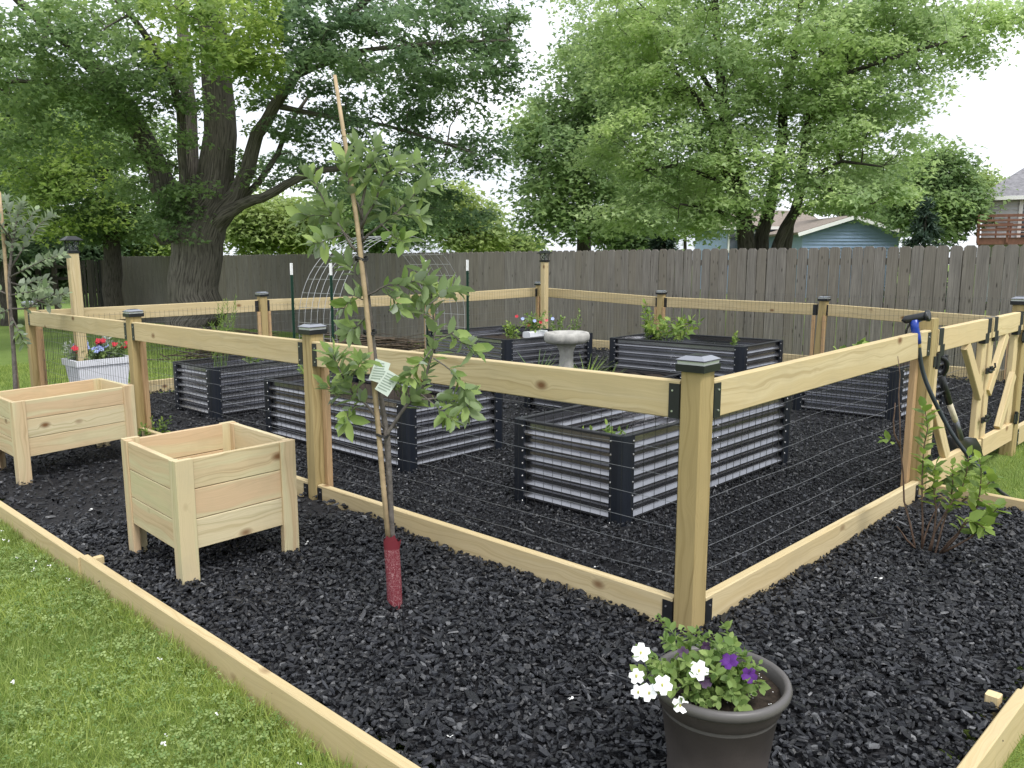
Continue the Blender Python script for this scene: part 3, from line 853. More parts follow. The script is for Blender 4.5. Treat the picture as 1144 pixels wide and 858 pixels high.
# corner of the two edgings
det = quad_uv(0, 0)
CRN = C0 - A*oR - B*oL
edging('long edging board between near left lawn and black mulch', CRN + A*.0, EJ, .045, pegs=[((EJ - CRN).length - .06, .04)])
edging('second edging board continuing the mulch edge past the wooden planters', EJ + n_left*.008 + A*.006, CRN + A*(8.6 + oR), .038)
RJ = CRN + B*((ER - CRN).dot(B) - .02)
edging('short edging board at the lower right corner of the mulch', CRN + n_right*.0, RJ, .05, pegs=[((RJ - CRN).length - .08, -.06)])
cr0 = G1 + n_right*.10; cr1 = CRN + B*(2.26 + oL + .10)
edging('edging board beyond the first right board, up to the crossing board', RJ + n_right*.006 + B*.005, cr1, .04)
edging('board crossing the mulch strip below the gate', G1 + B*.16 + n_right*.07, cr1 - B*.02, .055)

# ================================================================== RAISED BEDS
def raised_bed(label, n, dl, ll, dr, lr, h, ridges=6, soil=.08):
    """corrugated steel bed: near corner n, sides along dl and dr"""
    n = Vector((n[0], n[1], -.012)); dl = Vector((*dl, 0)).normalized() if len(dl) == 2 else dl; dr = Vector((*dr, 0)).normalized() if len(dr) == 2 else dr
    r = root('raised_bed', label, 'raised bed', n, 'corrugated steel raised beds')
    cs = [n, n + dr*lr, n + dr*lr + dl*ll, n + dl*ll]
    ctr = (cs[0] + cs[2])/2
    pitch = (h - .03)/(ridges + .25)
    for k in range(4):
        p, q = cs[k], cs[(k + 1) % 4]; d = (q - p).normalized()
        out = Vector((d.y, -d.x, 0)); out = out if out.dot(p - ctr) > 0 else -out
        prof = [(-.004, .004)]
        for i in range(ridges):
            z = .010 + i*pitch
            prof += [(-.005, z + .10*pitch), (.018, z + .42*pitch), (.019, z + .57*pitch), (-.005, z + .87*pitch)]
        prof += [(-.006, h - .02), (-.006, h - .004)]
        m = MB(); a0, a1 = p + d*.035, q - d*.035
        nseg = 1
        vs = [a0 + out*o + UP*z for o, z in prof] + [a1 + out*o + UP*z for o, z in prof]
        c = len(prof)
        m.add(vs, [(i, c + i, c + i + 1, i + 1) for i in range(c - 1)])
        if (q - p).length > 1.2:            # lapped joint with screws half way
            mid = (a0 + a1)/2
            for i in range(ridges): m.beam(mid + out*.018 + UP*(.010 + (i + .45)*pitch), mid + out*.023 + UP*(.010 + (i + .45)*pitch), .008, .008, d, mi=1, bev=.002)
        m.build('side_panel', ['navy_panel', 'bolt_steel'], r)
        m = MB(); m.beam(p + UP*(h - .004) + out*.002, q + UP*(h - .004) + out*.002, .026, .016, out, bev=.006); m.build('rim_trim', 'rim_plastic', r)
    for k in range(4):
        p = cs[k]; d1 = (cs[(k + 1) % 4] - p).normalized(); d2 = (cs[(k - 1) % 4] - p).normalized()
        o1 = -d2; o2 = -d1
        t = .024
        pts = [p + d1*.066 + o1*t, p + d1*.012 + o1*t, p + (o1 + o2)*(t*.62), p + d2*.012 + o2*t, p + d2*.066 + o2*t]
        pin = [p + d1*.066 + o1*(t - .018), p + d1*.012 + o1*(t - .018), p + (d1 + d2)*.004, p + d2*.012 + o2*(t - .018), p + d2*.066 + o2*(t - .018)]
        m = MB(); c = len(pts); zt = h + .002
        vs = [q + UP*.0 for q in pts] + [q + UP*zt for q in pts] + [q for q in pin] + [q + UP*zt for q in pin]
        f = [(i, i + 1, c + i + 1, c + i) for i in range(c - 1)] + [(c + i, c + i + 1, 3*c + i + 1, 3*c + i) for i in range(c - 1)]
        f += [(0, c, 3*c, 2*c), (c - 1, 3*c - 1, 4*c - 1, 2*c - 1)]
        m.add(vs, f)
        for i in range(ridges + 1):
            z = min(h - .03, .022 + i*(h - .05)/ridges)
            for d, o in ((d1, o1), (d2, o2)):
                q = p + d*.057 + o*t; m.tube([q + UP*z - o*.002, q + UP*z + o*.004], [.0062, .0045], 7, mi=1)
        m.build('corner_post', ['corner_steel', 'bolt_steel'], r)
    m = MB(); i0 = .03
    nx, ny = 14, 8; vs = []
    for j in range(ny + 1):
        for i in range(nx + 1):
            vs.append(n + dr*(i0 + (lr - 2*i0)*i/nx) + dl*(i0 + (ll - 2*i0)*j/ny) + UP*(h - soil + random.uniform(-.015, .015)))
    m.add(vs, [(j*(nx + 1) + i, j*(nx + 1) + i + 1, (j + 1)*(nx + 1) + i + 1, (j + 1)*(nx + 1) + i) for j in range(ny) for i in range(nx)])
    m.build('soil', 'soil', r, smooth=True)
    return r
bA = gnd(694, 588); raised_bed('nearest raised bed, right behind the big corner post', bA, A, .73, B, 1.74, .49, 6, .33)
bB = gnd(455, 527); raised_bed('raised bed directly behind the young apple tree', bB, A, 1.74, B, .84, .475, 6, .12)
bC = gnd(240, 467); raised_bed('leftmost raised bed, with feathery asparagus', bC, A, .74, B, 1.72, .465, 6, .14)
raised_bed('far raised bed behind the birdbath, with a small pot of flowers on it', (-.06, 9.08), (-.62, .78), 1.6, (.84, .54), 1.20, .47, 6, .12)
bE = (2.22, 7.78); raised_bed('back right raised bed with yellow green vegetable leaves', bE, A, 1.55, B, .78, .50, 6, .12)
bF = gnd(999, 471); raised_bed('raised bed at the right, behind the gate hinge post', bF, A, .84, B, 1.1, .455, 6, .05)
bH = Vector((*gnd(588, 453), 0)); bHn = bH - A*.85; raised_bed('low raised bed holding the concrete birdbath', bHn, A, .85, B, 1.25, .25, 3, .04)

# ================================================================== WOODEN PLANTERS
def planter(label, n, dl, ll, dr, lr, h, tl=0.):
    n = Vector((n[0], n[1], 0)); dl = Vector((*dl, 0)).normalized(); dr = Vector((*dr, 0)).normalized()
    r = root('wooden_planter', label, 'planter', n, 'raised cedar planters on legs')
    ol, orr = -dr, -dl            # outward on the left face, on the right face
    lw, lt = .078, .036
    for sl in (0, 1):
        for sr in (0, 1):
            c = n + dl*(ll*sl) + dr*(lr*sr)
            c = c + dr*(lw/2 if sr == 0 else -lw/2) + dl*(lt/2 if sl == 0 else -lt/2)
            m = MB(); hh = h + random.uniform(-.003, .006)
            m.beam(c - UP*.05, c + UP*hh, lw, lt, dr, tint=random.uniform(.2, .9), bev=.003)
            ci = c + dl*(.036 if sl == 0 else -.036) + dr*((-lw/2 + .017) if sr == 0 else (lw/2 - .017))
            m.beam(ci - UP*.05, ci + UP*(hh - .003), .034, .04, dr, tint=random.uniform(.2, .9), bev=.003)
            m.build('leg', random.choice(('cedar_pale', 'cedar_pale', 'cedar')), r)
    zb = .155; ph = (h - zb)/3 - .003
    # right faces sit between the wide legs, set back a little; left faces between the narrow edges
    for sl in (0, 1):
        m = MB()
        for k in range(3):
            z = zb + (k + .5)*(h - zb)/3
            o = dl*(.024 if sl == 0 else ll - .024)
            m.beam(n + o + dr*(lw*.98) + UP*z, n + o + dr*(lr - lw*.98) + UP*z, .024, ph, dl, tint=random.random(), bev=.0025, mi=random.choice((0, 0, 1)))
        m.build('side_panel', ['cedar', 'cedar_pale'], r)
    for sr in (0, 1):
        m = MB()
        for k in range(3):
            z = zb + (k + .5)*(h - zb)/3
            o = dr*(.018 if sr == 0 else lr - .018)
            m.beam(n + o + dl*.078 + UP*z, n + o + dl*(ll - .078) + UP*z, .024, ph, dr, tint=random.random(), bev=.0025, mi=random.choice((0, 0, 1)))
        m.build('side_panel', ['cedar', 'cedar_pale'], r)
    m = MB()
    for k in range(5):
        w = (ll - .11)/5
        q = n + dl*(.055 + w*(k + .5)) + UP*(zb + .10)
        m.beam(q + dr*.045, q + dr*(lr - .045), w*.96, .018, dl, bev=.002)
    m.build('floor', 'cedar', r)
    for sl in (0, 1):
        m = MB(); o = dl*(.05 if sl == 0 else ll - .05); m.beam(n + o + dr*.07 + UP*(zb + .07), n + o + dr*(lr - .07) + UP*(zb + .07), .036, .036, dl); m.build('cleat', 'cedar', r)
    return r
n1 = Vector((*gnd(205, 658), 0)); l1 = Vector((*gnd(146, 617), 0)); r1 = Vector((*gnd(331, 619), 0))
hp1 = at(206, 517, n1.y).z - SL*n1.x
planter('cedar planter standing nearest the lawn corner of the mulch', n1, (l1 - n1).xy, (l1 - n1).length + .02, (r1 - n1).xy, (r1 - n1).length + .02, hp1)
n2 = Vector((*gnd(22, 540), 0)); hp2 = at(36, 450, n2.y).z - SL*n2.x
planter('cedar planter farther left, cut by the left picture edge', n2, (-.72, .69), .62, (.60, .80), .80, hp2)

# ================================================================== PLANTS: helpers
def curve(p, q, sag=0., n=5, wob=.0):
    p, q = Vector(p), Vector(q); out = []
    for i in range(n + 1):
        t = i/n; c = p.lerp(q, t) - UP*(sag*4*t*(1 - t))
        if 0 < i < n: c += Vector((random.gauss(0, wob), random.gauss(0, wob), random.gauss(0, wob)))
        out.append(c)
    return out

def leaves_on(name, paths, spacing, size, mat, r, kind='oval', t0=.2, wid=1., droop=.1, tip=True, flat=True, spread=.9, upb=.6):
    P, D, U, Z = [], [], [], []
    for pth in paths:
        L = sum((pth[i + 1] - pth[i]).length for i in range(len(pth) - 1)); k = max(2, int(L/spacing)); az = random.random()*6.3
        for j in range(k + 1):
            t = t0 + (1 - t0)*j/k
            f = t*(len(pth) - 1); i = min(int(f), len(pth) - 2); p = pth[i].lerp(pth[i + 1], f - i); ax = (pth[i + 1] - pth[i]).normalized()
            az += 2.4 + random.gauss(0, .3)
            s1 = ax.cross(Vector((.2, .1, 1))); s1 = s1.normalized() if s1.length > .05 else Vector((1, 0, 0)); s2 = ax.cross(s1)
            side = s1*math.cos(az) + s2*math.sin(az)
            d = side*spread + ax*random.uniform(.35, .9) + UP*(random.uniform(-.1, .25) - droop)
            if j == k and tip: d = ax + side*.3
            P.append(p); D.append(d.normalized()); U.append((UP*upb + ax*.5 + Vector((random.gauss(0, .3), random.gauss(0, .3), random.gauss(0, .2)))).normalized())
            Z.append(size*random.uniform(.6, 1.15)*(.75 if j == k else 1))
    P = np.array([tuple(p) for p in P])
    if flat: P[:, 2] += SL*P[:, 0]
    return leaves(name, P, np.array([tuple(q) for q in D]), np.array([tuple(q) for q in U]), np.array(Z), kind, mat, r, wid=wid)

def herb(name, label, cat, p, n, h, spread, leaf, mat='leaf_veg', kind='oval', sp=.025, wid=1., stem=.0025, group=None, upright=.5, stemmat='green_stem'):
    p = Vector(p); r = root(name, label, cat, p, group); paths = []; m = MB()
    for k in range(n):
        az = random.random()*6.3; rr = spread*math.sqrt(random.random())
        q = p + Vector((math.cos(az)*rr, math.sin(az)*rr, h*random.uniform(.55, 1.05)))
        b = p + Vector((math.cos(az)*rr*.35, math.sin(az)*rr*.35, -.01))
        c = curve(b, q, -h*.08*upright, 5, h*.03); paths.append(c); m.tube(c, [stem*(1 - .12*i) for i in range(len(c))], 4)
    m.build('stems', stemmat, r)
    leaves_on('foliage', paths, sp, leaf, mat, r, kind, .25, wid)
    return r

def flower(pos, axis, size, mat, parent, n=5, name='flower', wid=1.):
    ax = Vector(axis).normalized(); s1 = ax.cross(Vector((.3, .5, .81))).normalized(); s2 = ax.cross(s1)
    D = []; q0 = random.random()*6
    for k in range(n):
        q = q0 + 2*math.pi*k/n; D.append(tuple(s1*math.cos(q) + s2*math.sin(q) + ax*.22))
    P = np.array([tuple(pos)]*n); U = np.array([tuple(ax)]*n)
    return leaves(name, P, np.array(D), U, np.full(n, size), 'petal', mat, parent, wid=wid*1.25)

# ------------------------------------------------------------------ young apple tree in front
YT = 3.14
TB = Vector((*gnd(441, 676), -.02))
def tp(px, py, dy=0.):                   # a spot in the little tree, near its own depth
    q = at(px, py, YT + dy); return Vector((q.x, q.y, q.z - SL*q.x))
r = root('apple_sapling', 'young apple tree in black mulch, its trunk wrapped in a red guard', 'sapling', TB, 'staked apple saplings')
trunk = [tp(441, 672), tp(438, 600, .01), tp(435.5, 545, .01), tp(432.5, 488, .0), tp(427, 452, .02), tp(419, 400, .03), tp(411, 330, .02), tp(404, 280, .02), tp(404, 230, .0), tp(412, 190), tp(420, 160)]
m = MB(); m.tube(trunk, [.014, .0125, .012, .013, .010, .0095, .009, .008, .006, .0045, .002], 9); trk = m.build('trunk', 'apple_bark', r, smooth=True)
brs = [
 ([(432, 490), (441, 472), (455, 452), (470, 440), (480, 405), (486, 370), (482, 330), (474, 300)], .0085, .10),
 ([(466, 446), (490, 445), (512, 452), (528, 440)], .004, .16), ([(484, 400), (505, 415), (522, 440), (524, 465)], .0035, .05),
 ([(486, 375), (505, 372), (520, 385), (530, 390)], .0035, .02), ([(480, 340), (500, 325), (512, 322)], .003, .14),
 ([(470, 440), (495, 460), (508, 470)], .003, -.08), ([(482, 390), (465, 410), (455, 425)], .003, -.06), ([(483, 355), (468, 348), (455, 340)], .0028, .12),
 ([(430, 480), (414, 457), (396, 445), (385, 425), (375, 405), (372, 395)], .006, -.10), ([(392, 440), (375, 440), (362, 430)], .003, -.02), ([(386, 428), (400, 412), (405, 402)], .003, -.14),
 ([(400, 448), (388, 462), (385, 472)], .0025, -.1),
 ([(411, 335), (395, 330), (384, 345)], .003, -.05), ([(410, 330), (425, 322), (445, 318), (462, 314), (476, 318)], .0045, .06), ([(409, 318), (392, 300), (380, 290)], .0035, .08),
 ([(412, 350), (400, 365), (388, 372)], .003, .04), ([(430, 322), (440, 335), (446, 345)], .0025, .0),
 ([(404, 285), (385, 262), (368, 235), (352, 205), (342, 195)], .006, -.03), ([(372, 240), (352, 240), (336, 248)], .003, .08), ([(385, 262), (365, 268), (350, 272)], .003, -.07),
 ([(404, 270), (425, 252), (445, 235), (465, 215), (478, 205)], .006, .07), ([(440, 238), (458, 240), (470, 242)], .003, .0), ([(404, 255), (420, 225), (432, 195), (440, 178)], .005, -.06),
 ([(404, 245), (392, 215), (386, 190), (384, 180)], .005, -.06), ([(408, 210), (400, 180), (396, 160)], .003, .05), ([(432, 200), (450, 190), (468, 182)], .003, .08),
 ([(425, 250), (440, 265), (452, 270)], .003, -.08), ([(395, 270), (378, 250), (362, 225)], .0035, .12), ([(404, 262), (408, 240), (420, 215)], .003, .12),
]
m = MB(); paths = []
for pts, rad, dy in brs:
    k = len(pts); c = [tp(x, y, dy*i/(k - 1)) for i, (x, y) in enumerate(pts)]
    c2 = []
    for i in range(k - 1):
        c2 += [c[i], c[i].lerp(c[i + 1], .5) + Vector((random.gauss(0, .004), random.gauss(0, .008), random.gauss(0, .004)))]
    c2.append(c[-1]); paths.append(c2); m.tube(c2, [rad*(1 - .72*i/(len(c2) - 1)) for i in range(len(c2))], 6)
m.build('branches', 'apple_bark', r, smooth=True)
paths.append(trunk[8:])
leaves_on('foliage', paths, .0115, .084, 'leaf_apple', r, 'oval', .26, .80, .05, spread=.9, upb=.5)
leaves_on('silvery_leaves', paths, .085, .066, 'leaf_apple_grey', r, 'oval', .3, 1.2, .15, spread=.9, upb=.2)
m = MB(); st = [tp(436, 625, .0), tp(428.5, 545, -.01), tp(421, 460, -.02), tp(409, 340, -.03), tp(399, 250, -.02), tp(388, 175, -.01), tp(374, 84, 0)]
m.tube(st, [.0105, .0105, .0103, .0098, .009, .008, .0065], 9, tint=.5)
for k in range(9):
    t = .3 + k*.62; i = int(t); q = st[i].lerp(st[i + 1], t - i); m.tube([q - UP*.005, q, q + UP*.005], [.0085, .0115 - .00055*k, .0075], 9)
tag(m.build('bamboo_stake', 'bamboo', smooth=True), 'tall bamboo stake tied to the young apple tree', 'stake', 'bamboo tree stakes')
m = MB()
for (x, y) in ((427, 487), (413, 372), (404, 290)):
    c = tp(x, y, -.01)
    for dz in (0, .006): m.tube([c + Vector((math.cos(q)*.024, math.sin(q)*.022, dz + .006*math.sin(q*2))) for q in np.linspace(0, 6.28, 13)], .003, 5)
m.build('tie', 'tie_black', r)
# red guard with a split, flared top
m = MB(); n = 18; ring = []
gp0, gp1 = tp(441, 676), tp(437, 603)
vs = []; fs = []; uv = []
for j in range(8):
    t = j/7; c = gp0.lerp(gp1, t)
    for k in range(n):
        q = 2*math.pi*k/n + .4; rr = .031*(1 + .06*math.sin(3*q + t*3)) + (.010 if k == n - 1 and j == 7 else 0)
        zz = (.022 if j == 7 and 10 < k < 15 else 0) + .006*math.sin(5*q)*(t if j == 7 else 0)
        vs.append(c + Vector((math.cos(q)*rr, math.sin(q)*rr*.8, zz - (.03 if j == 0 else 0))))
for j in range(7):
    for k in range(n - 1):
        fs.append((j*n + k, j*n + k + 1, (j + 1)*n + k + 1, (j + 1)*n + k)); uv.append([(k*.011, j*.037), ((k + 1)*.011, j*.037), ((k + 1)*.011, (j + 1)*.037), (k*.011, (j + 1)*.037)])
m.add(vs, fs, uv)
tag(m.build('trunk_guard', 'guard_red', smooth=True), 'red printed plastic guard sleeved round the apple trunk', 'tree guard')
# the two care tags hanging from a twig
r = root('plant_tag', 'pale green printed care tags hanging in the young apple tree', 'plant tag', tp(428, 425, -.05))
for (x, y, ang, w, h) in ((424, 415, .5, .060, .085), (433, 428, .85, .058, .09)):
    c = tp(x, y, -.06 - (.004 if x > 428 else 0)); ux = Vector((math.cos(-ang + .35), .12, math.sin(-ang + .35))).normalized(); uy = Vector((math.sin(ang*.7), .05, math.cos(ang*.7))).normalized()
    nn_ = ux.cross(uy).normalized()
    m = MB(); m.beam(c - uy*h/2, c + uy*h/2, w, .0012, ux, bev=.0003); m.build('tag_sheet', 'paper_tag', r)
    m = MB()
    for k in range(7):
        q = c + uy*(h*.38 - k*h*.12) - nn_*.0011*(1 if nn_.y > 0 else -1)
        m.beam(q - ux*w*.40, q + ux*w*random.uniform(.1, .40), .0012*4, .0006, uy, bev=.0001)
    m.build('print_lines', 'tag_print', r)

# ------------------------------------------------------------------ second sapling at the left edge
Y2 = 7.0
def tq(px, py, dy=0.):
    q = at(px, py, Y2 + dy); return Vector((q.x, q.y, q.z - SL*q.x))
t2 = tq(19, 478); r = root('apple_sapling', 'silvery leaved apple sapling behind the left planter', 'sapling', Vector((t2.x, t2.y, -.02)), 'staked apple saplings')
tr = [Vector((t2.x, t2.y, -.02)), tq(17, 430), tq(15, 390), tq(12, 350), tq(10, 310), tq(14, 270), tq(20, 240), tq(25, 225)]
m = MB(); m.tube(tr, [.022, .018, .017, .015, .013, .010, .006, .003], 7); m.build('trunk', 'apple_bark', r, smooth=True)
bb = [([(12, 345), (30, 345), (45, 335), (58, 330), (75, 328)], .1), ([(10, 310), (30, 300), (50, 290), (70, 285)], -.2), ([(10, 330), (-10, 320), (-25, 310)], 0), ([(12, 300), (30, 270), (45, 250), (60, 240)], .3),
      ([(14, 270), (0, 250), (-12, 235)], -.2), ([(14, 275), (25, 255), (40, 235)], .25), ([(10, 315), (25, 320), (42, 312), (55, 316)], .3), ([(12, 300), (-5, 280), (-20, 275)], .2), ([(16, 260), (10, 235), (5, 220)], .2),
      ([(12, 345), (0, 350), (-10, 345)], -.2), ([(12, 352), (22, 372), (28, 385)], .0), ([(12, 330), (35, 326), (52, 322)], -.25), ([(40, 335), (55, 340), (68, 338)], .2)]
m = MB(); pa = []
for pts, dy in bb:
    c = [tq(x, y, dy*i/(len(pts) - 1)) for i, (x, y) in enumerate(pts)]; pa.append(c); m.tube(c, [.009*(1 - .7*i/(len(c) - 1)) for i in range(len(c))], 5)
m.build('branches', 'apple_bark', r, smooth=True)
pa.append(tr[4:])
leaves_on('foliage', pa, .0155, .085, 'leaf_apple_grey', r, 'oval', .2, 1., .0, spread=1.)
m = MB(); m.tube([tq(24, 478, .05), tq(16, 400, .03), tq(8, 320, .0), tq(3, 255, -.02), tq(-1, 214, -.02)], [.017, .016, .015, .014, .013], 8)
tag(m.build('bamboo_stake', 'bamboo', smooth=True), 'bamboo stake beside the silvery left sapling', 'stake', 'bamboo tree stakes')

# ------------------------------------------------------------------ flower pot with petunias
PX, PY = 0.545, 1.975
r = root('flower_pot', 'round dark plastic flower pot standing below the corner post', 'flower pot', (PX, PY, 0))
m = MB(); m.lathe((PX, PY, 0), [(.0, .004), (.118, .004), (.121, .0), (.128, .03), (.131, .045), (.127, .05), (.150, .228), (.158, .236), (.160, .246), (.163, .252), (.165, .27)], 48); m.build('body', 'pot_plastic', r, smooth=True)
m = MB(); m.lathe((PX, PY, 0), [(.163, .272), (.174, .273), (.179, .279), (.181, .288), (.178, .297), (.172, .302), (.165, .301), (.160, .295), (.157, .27), (.15, .22)], 48); m.build('rim', 'pot_rim_plastic', r, smooth=True)
m = MB(); vs = [(PX + .155*math.cos(q)*rr, PY + .155*math.sin(q)*rr, .262 + random.uniform(-.006, .006)) for rr in (1, .66, .33) for q in np.linspace(0, 2*math.pi, 25)[:-1]] + [(PX, PY, .268)]
m.add(vs, [(j*24 + k, j*24 + (k + 1) % 24, (j + 1)*24 + (k + 1) % 24, (j + 1)*24 + k) for j in range(2) for k in range(24)] + [(48 + k, 48 + (k + 1) % 24, 72) for k in range(24)])
sl_ = m.build('soil', 'soil', r)
n_ = 160; q = RNG.random(n_)*6.283; rr = .15*np.sqrt(RNG.random(n_)); pp = np.stack([PX + rr*np.cos(q), PY + rr*np.sin(q), np.full(n_, .268) + SL*PX], 1)
pk_ = leaves('perlite_specks', pp, rnd_dirs(n_, -.2, .2), rnd_ups(n_, .4), RNG.uniform(.002, .005, n_), 'quad', 'petal_white', sl_, wid=1.4); pk_['kind'] = 'stuff'
r = root('petunia', 'petunia plant with white and purple flowers in the round dark pot', 'flowers', (PX, PY, .26))
def pp_(px, py, off): x, y = gnd(px, py, off); return Vector((x, y, off))
stems = []; m = MB()
tips = [(716, 732, .40), (712, 752, .36), (736, 760, .37), (724, 770, .34), (715, 772, .32), (781, 748, .37), (757, 786, .30), (812, 738, .38), (836, 752, .36), (787, 760, .35), (820, 778, .32),
        (736, 692, .42), (762, 706, .43), (778, 708, .43), (795, 712, .42), (742, 715, .42), (755, 725, .40), (820, 720, .42), (832, 728, .40), (805, 718, .43), (848, 742, .36), (850, 768, .32), (800, 785, .31), (775, 775, .32), (745, 748, .38), (765, 738, .40), (790, 732, .41), (800, 752, .38), (840, 775, .31), (730, 745, .38), (815, 760, .36), (770, 760, .36), (785, 790, .30), (828, 790, .30), (746, 770, .34), (810, 700, .40)]
for (x, y, z) in tips:
    t = pp_(x, y, z); b = Vector((PX + random.uniform(-.07, .07), PY + random.uniform(-.06, .08), .262))
    c = curve(b, t, -.02, 6, .005); stems.append(c); m.tube(c, [.0024 - .00022*i for i in range(7)], 4)
m.build('stems', 'green_stem', r)
leaves_on('foliage', stems, .0095, .030, 'leaf_petunia', r, 'oval', .28, 1.15, .05, spread=.9)
tocam = lambda p: (Vector((0, 0, HC)) - p).normalized()
for (x, y, z, s_) in ((716, 729, .405, .024), (711, 755, .365, .020), (740, 765, .372, .024), (725, 774, .345, .023), (713, 773, .33, .018), (781, 749, .38, .025), (760, 788, .295, .021)):
    p = pp_(x, y, z); p.z += SL*p.x
    fo = flower(p, tocam(p) + Vector((random.uniform(-.5, .3), random.uniform(-.3, .3), random.uniform(-.2, .4))), s_, 'petal_white', r, 5, wid=1.0)
    ms = MB(); ms.lathe(p + tocam(p)*.004, [(.0022, -.004), (.0025, .002), (.0, .004)], 8); ms.build('flower_eye', 'flower_eye', fo, flat=False)
for (x, y, z, s_, mt) in ((815, 740, .385, .024, 'petal_purple'), (837, 754, .36, .020, 'petal_purple'), (787, 762, .35, .018, 'petal_dark'), (788, 722, .41, .014, 'petal_dark'), (763, 729, .40, .015, 'petal_dark')):
    p = pp_(x, y, z); p.z += SL*p.x
    flower(p, tocam(p)*.5 + Vector((random.uniform(-.3, .5), random.uniform(-.6, .3), random.uniform(-.2, .5))), s_, mt, r, 5)
for (x, y, z) in ((735, 690, .425), (738, 694, .42), (762, 704, .435), (778, 706, .435), (796, 711, .425)):
    p = pp_(x, y, z); p.z += SL*p.x
    flower(p, (random.uniform(-.5, .5), -.6, -.2), .014, 'petal_dark', r, 4, 'withered_flower', .6)

# ------------------------------------------------------------------ shrub on the right
def ts(px, py, Y): q = at(px, py, Y); return Vector((q.x, q.y, q.z - SL*q.x))
SB = Vector((*gnd(1046, 618), 0))
r = root('shrub', 'leafy young shrub with thin reddish canes in the right mulch strip', 'shrub', SB)
cn = [[(1030, 612, 3.6), (1030, 560, 3.62), (1032, 500, 3.64), (1033, 455, 3.65)], [(1022, 610, 3.62), (1010, 560, 3.7), (1006, 500, 3.75), (1004, 440, 3.78), (1003, 398, 3.8)],
      [(1038, 615, 3.58), (1055, 575, 3.6), (1075, 545, 3.62), (1082, 510, 3.6)], [(1050, 618, 3.56), (1075, 590, 3.5), (1092, 565, 3.48), (1096, 535, 3.46), (1094, 512, 3.45)],
      [(1045, 618, 3.56), (1062, 560, 3.68), (1064, 520, 3.7)], [(1052, 618, 3.52), (1085, 600, 3.42), (1105, 580, 3.4), (1116, 566, 3.38)], [(1040, 616, 3.58), (1046, 570, 3.6), (1044, 535, 3.6), (1045, 520, 3.6)],
      [(1050, 618, 3.52), (1070, 596, 3.45), (1080, 580, 3.4), (1100, 590, 3.36)], [(1075, 560, 3.6), (1098, 545, 3.6), (1110, 530, 3.6)]]
twigs = [[(1020, 612, 3.6), (1012, 590, 3.6), (1000, 560, 3.62)], [(1026, 612, 3.6), (1018, 580, 3.6), (1020, 555, 3.6)], [(1036, 614, 3.58), (1030, 585, 3.55), (1024, 570, 3.5)], [(1042, 616, 3.56), (1042, 590, 3.55), (1036, 565, 3.5)],
         [(1030, 613, 3.6), (1038, 585, 3.6), (1052, 560, 3.6)], [(1006, 500, 3.75), (998, 470, 3.76), (1000, 450, 3.76)], [(1022, 612, 3.6), (1008, 596, 3.56), (1002, 588, 3.5)], [(1046, 618, 3.56), (1060, 600, 3.5), (1062, 580, 3.46)]]
m = MB(); pa = []
for c in cn + twigs[4:7]:
    q = [ts(*p) for p in c]; q2 = []
    for i in range(len(q) - 1): q2 += [q[i], q[i].lerp(q[i + 1], .5) + Vector((random.gauss(0, .006), random.gauss(0, .006), 0))]
    q2.append(q[-1]); m.tube(q2, [.0052*(1 - .65*i/(len(q2) - 1)) for i in range(len(q2))], 6)
    if c in cn: pa.append(q2)
m.build('canes', 'cane', r, smooth=True)
leaves_on('foliage', [pa[0]] + pa[2:], .0195, .070, 'leaf_shrub', r, 'oval', .38, 1.1, .12, spread=1.0, upb=.9)
leaves_on('foliage', [[ts(1006, 500, 3.75), ts(995, 492, 3.74), ts(986, 490, 3.73)]], .025, .05, 'leaf_shrub', r, 'oval', .4, 1., .1)

# ------------------------------------------------------------------ herbs in and around the beds
def inbed(n, u, v, h): n = Vector((n[0], n[1], 0)); return n + A*u + B*v + UP*h
herb('seedling', 'small bright seedlings in the nearest raised bed', 'seedlings', inbed(bA, .30, .26, .16), 16, .27, .19, .055, group='bed plants')
herb('tomato_plant', 'leafy tomato plant in the raised bed behind the apple tree', 'tomato plant', inbed(bB, .55, .45, .40), 16, .24, .22, .06, group='bed plants')
herb('seedling', 'light green seedlings at the left end of the bed behind the apple tree', 'seedlings', inbed(bB, 1.45, .3, .40), 14, .20, .20, .045, group='bed plants')
herb('asparagus', 'tall feathery asparagus rising from the leftmost raised bed', 'asparagus', inbed(bC, .4, .25, .38), 13, .66, .22, .045, 'leaf_veg', 'needle', .012, 1., .003)
herb('seedling', 'pale seedlings in the middle of the leftmost raised bed', 'seedlings', inbed(bC, .3, .55, .38), 8, .22, .16, .05, group='bed plants')
herb('herb', 'bushy light herb at the near corner of the far bed', 'herb', (.02, 9.25, .42), 14, .22, .16, .05, group='bed plants')
herb('squash_plant', 'yellow green squash leaves in the back right bed', 'squash', inbed(bE, 1.0, .3, .44), 18, .24, .30, .085, group='bed plants')
herb('squash_plant', 'upright yellow green shoots at the left end of the back right bed', 'squash', inbed(bE, 1.25, .25, .44), 6, .40, .10, .07, group='bed plants')
herb('seedling', 'tiny seedling at the right end of the back right bed', 'seedlings', inbed(bE, .3, .35, .44), 5, .14, .08, .05, group='bed plants')
herb('lettuce', 'bright yellow green lettuce in the bed behind the gate hinge post', 'lettuce', inbed(bF, .35, .3, .40), 22, .17, .30, .09, 'leaf_veg', group='bed plants', wid=1.6)
herb('weed', 'small leafy weed at the foot of the second left post', 'weed', (*gnd(172, 496), 0), 13, .20, .13, .045)
herb('iris', 'upright iris blades beside the birdbath', 'iris', inbed(bHn, .72, .12, .2), 20, .30, .13, .0, stem=.006) if False else None
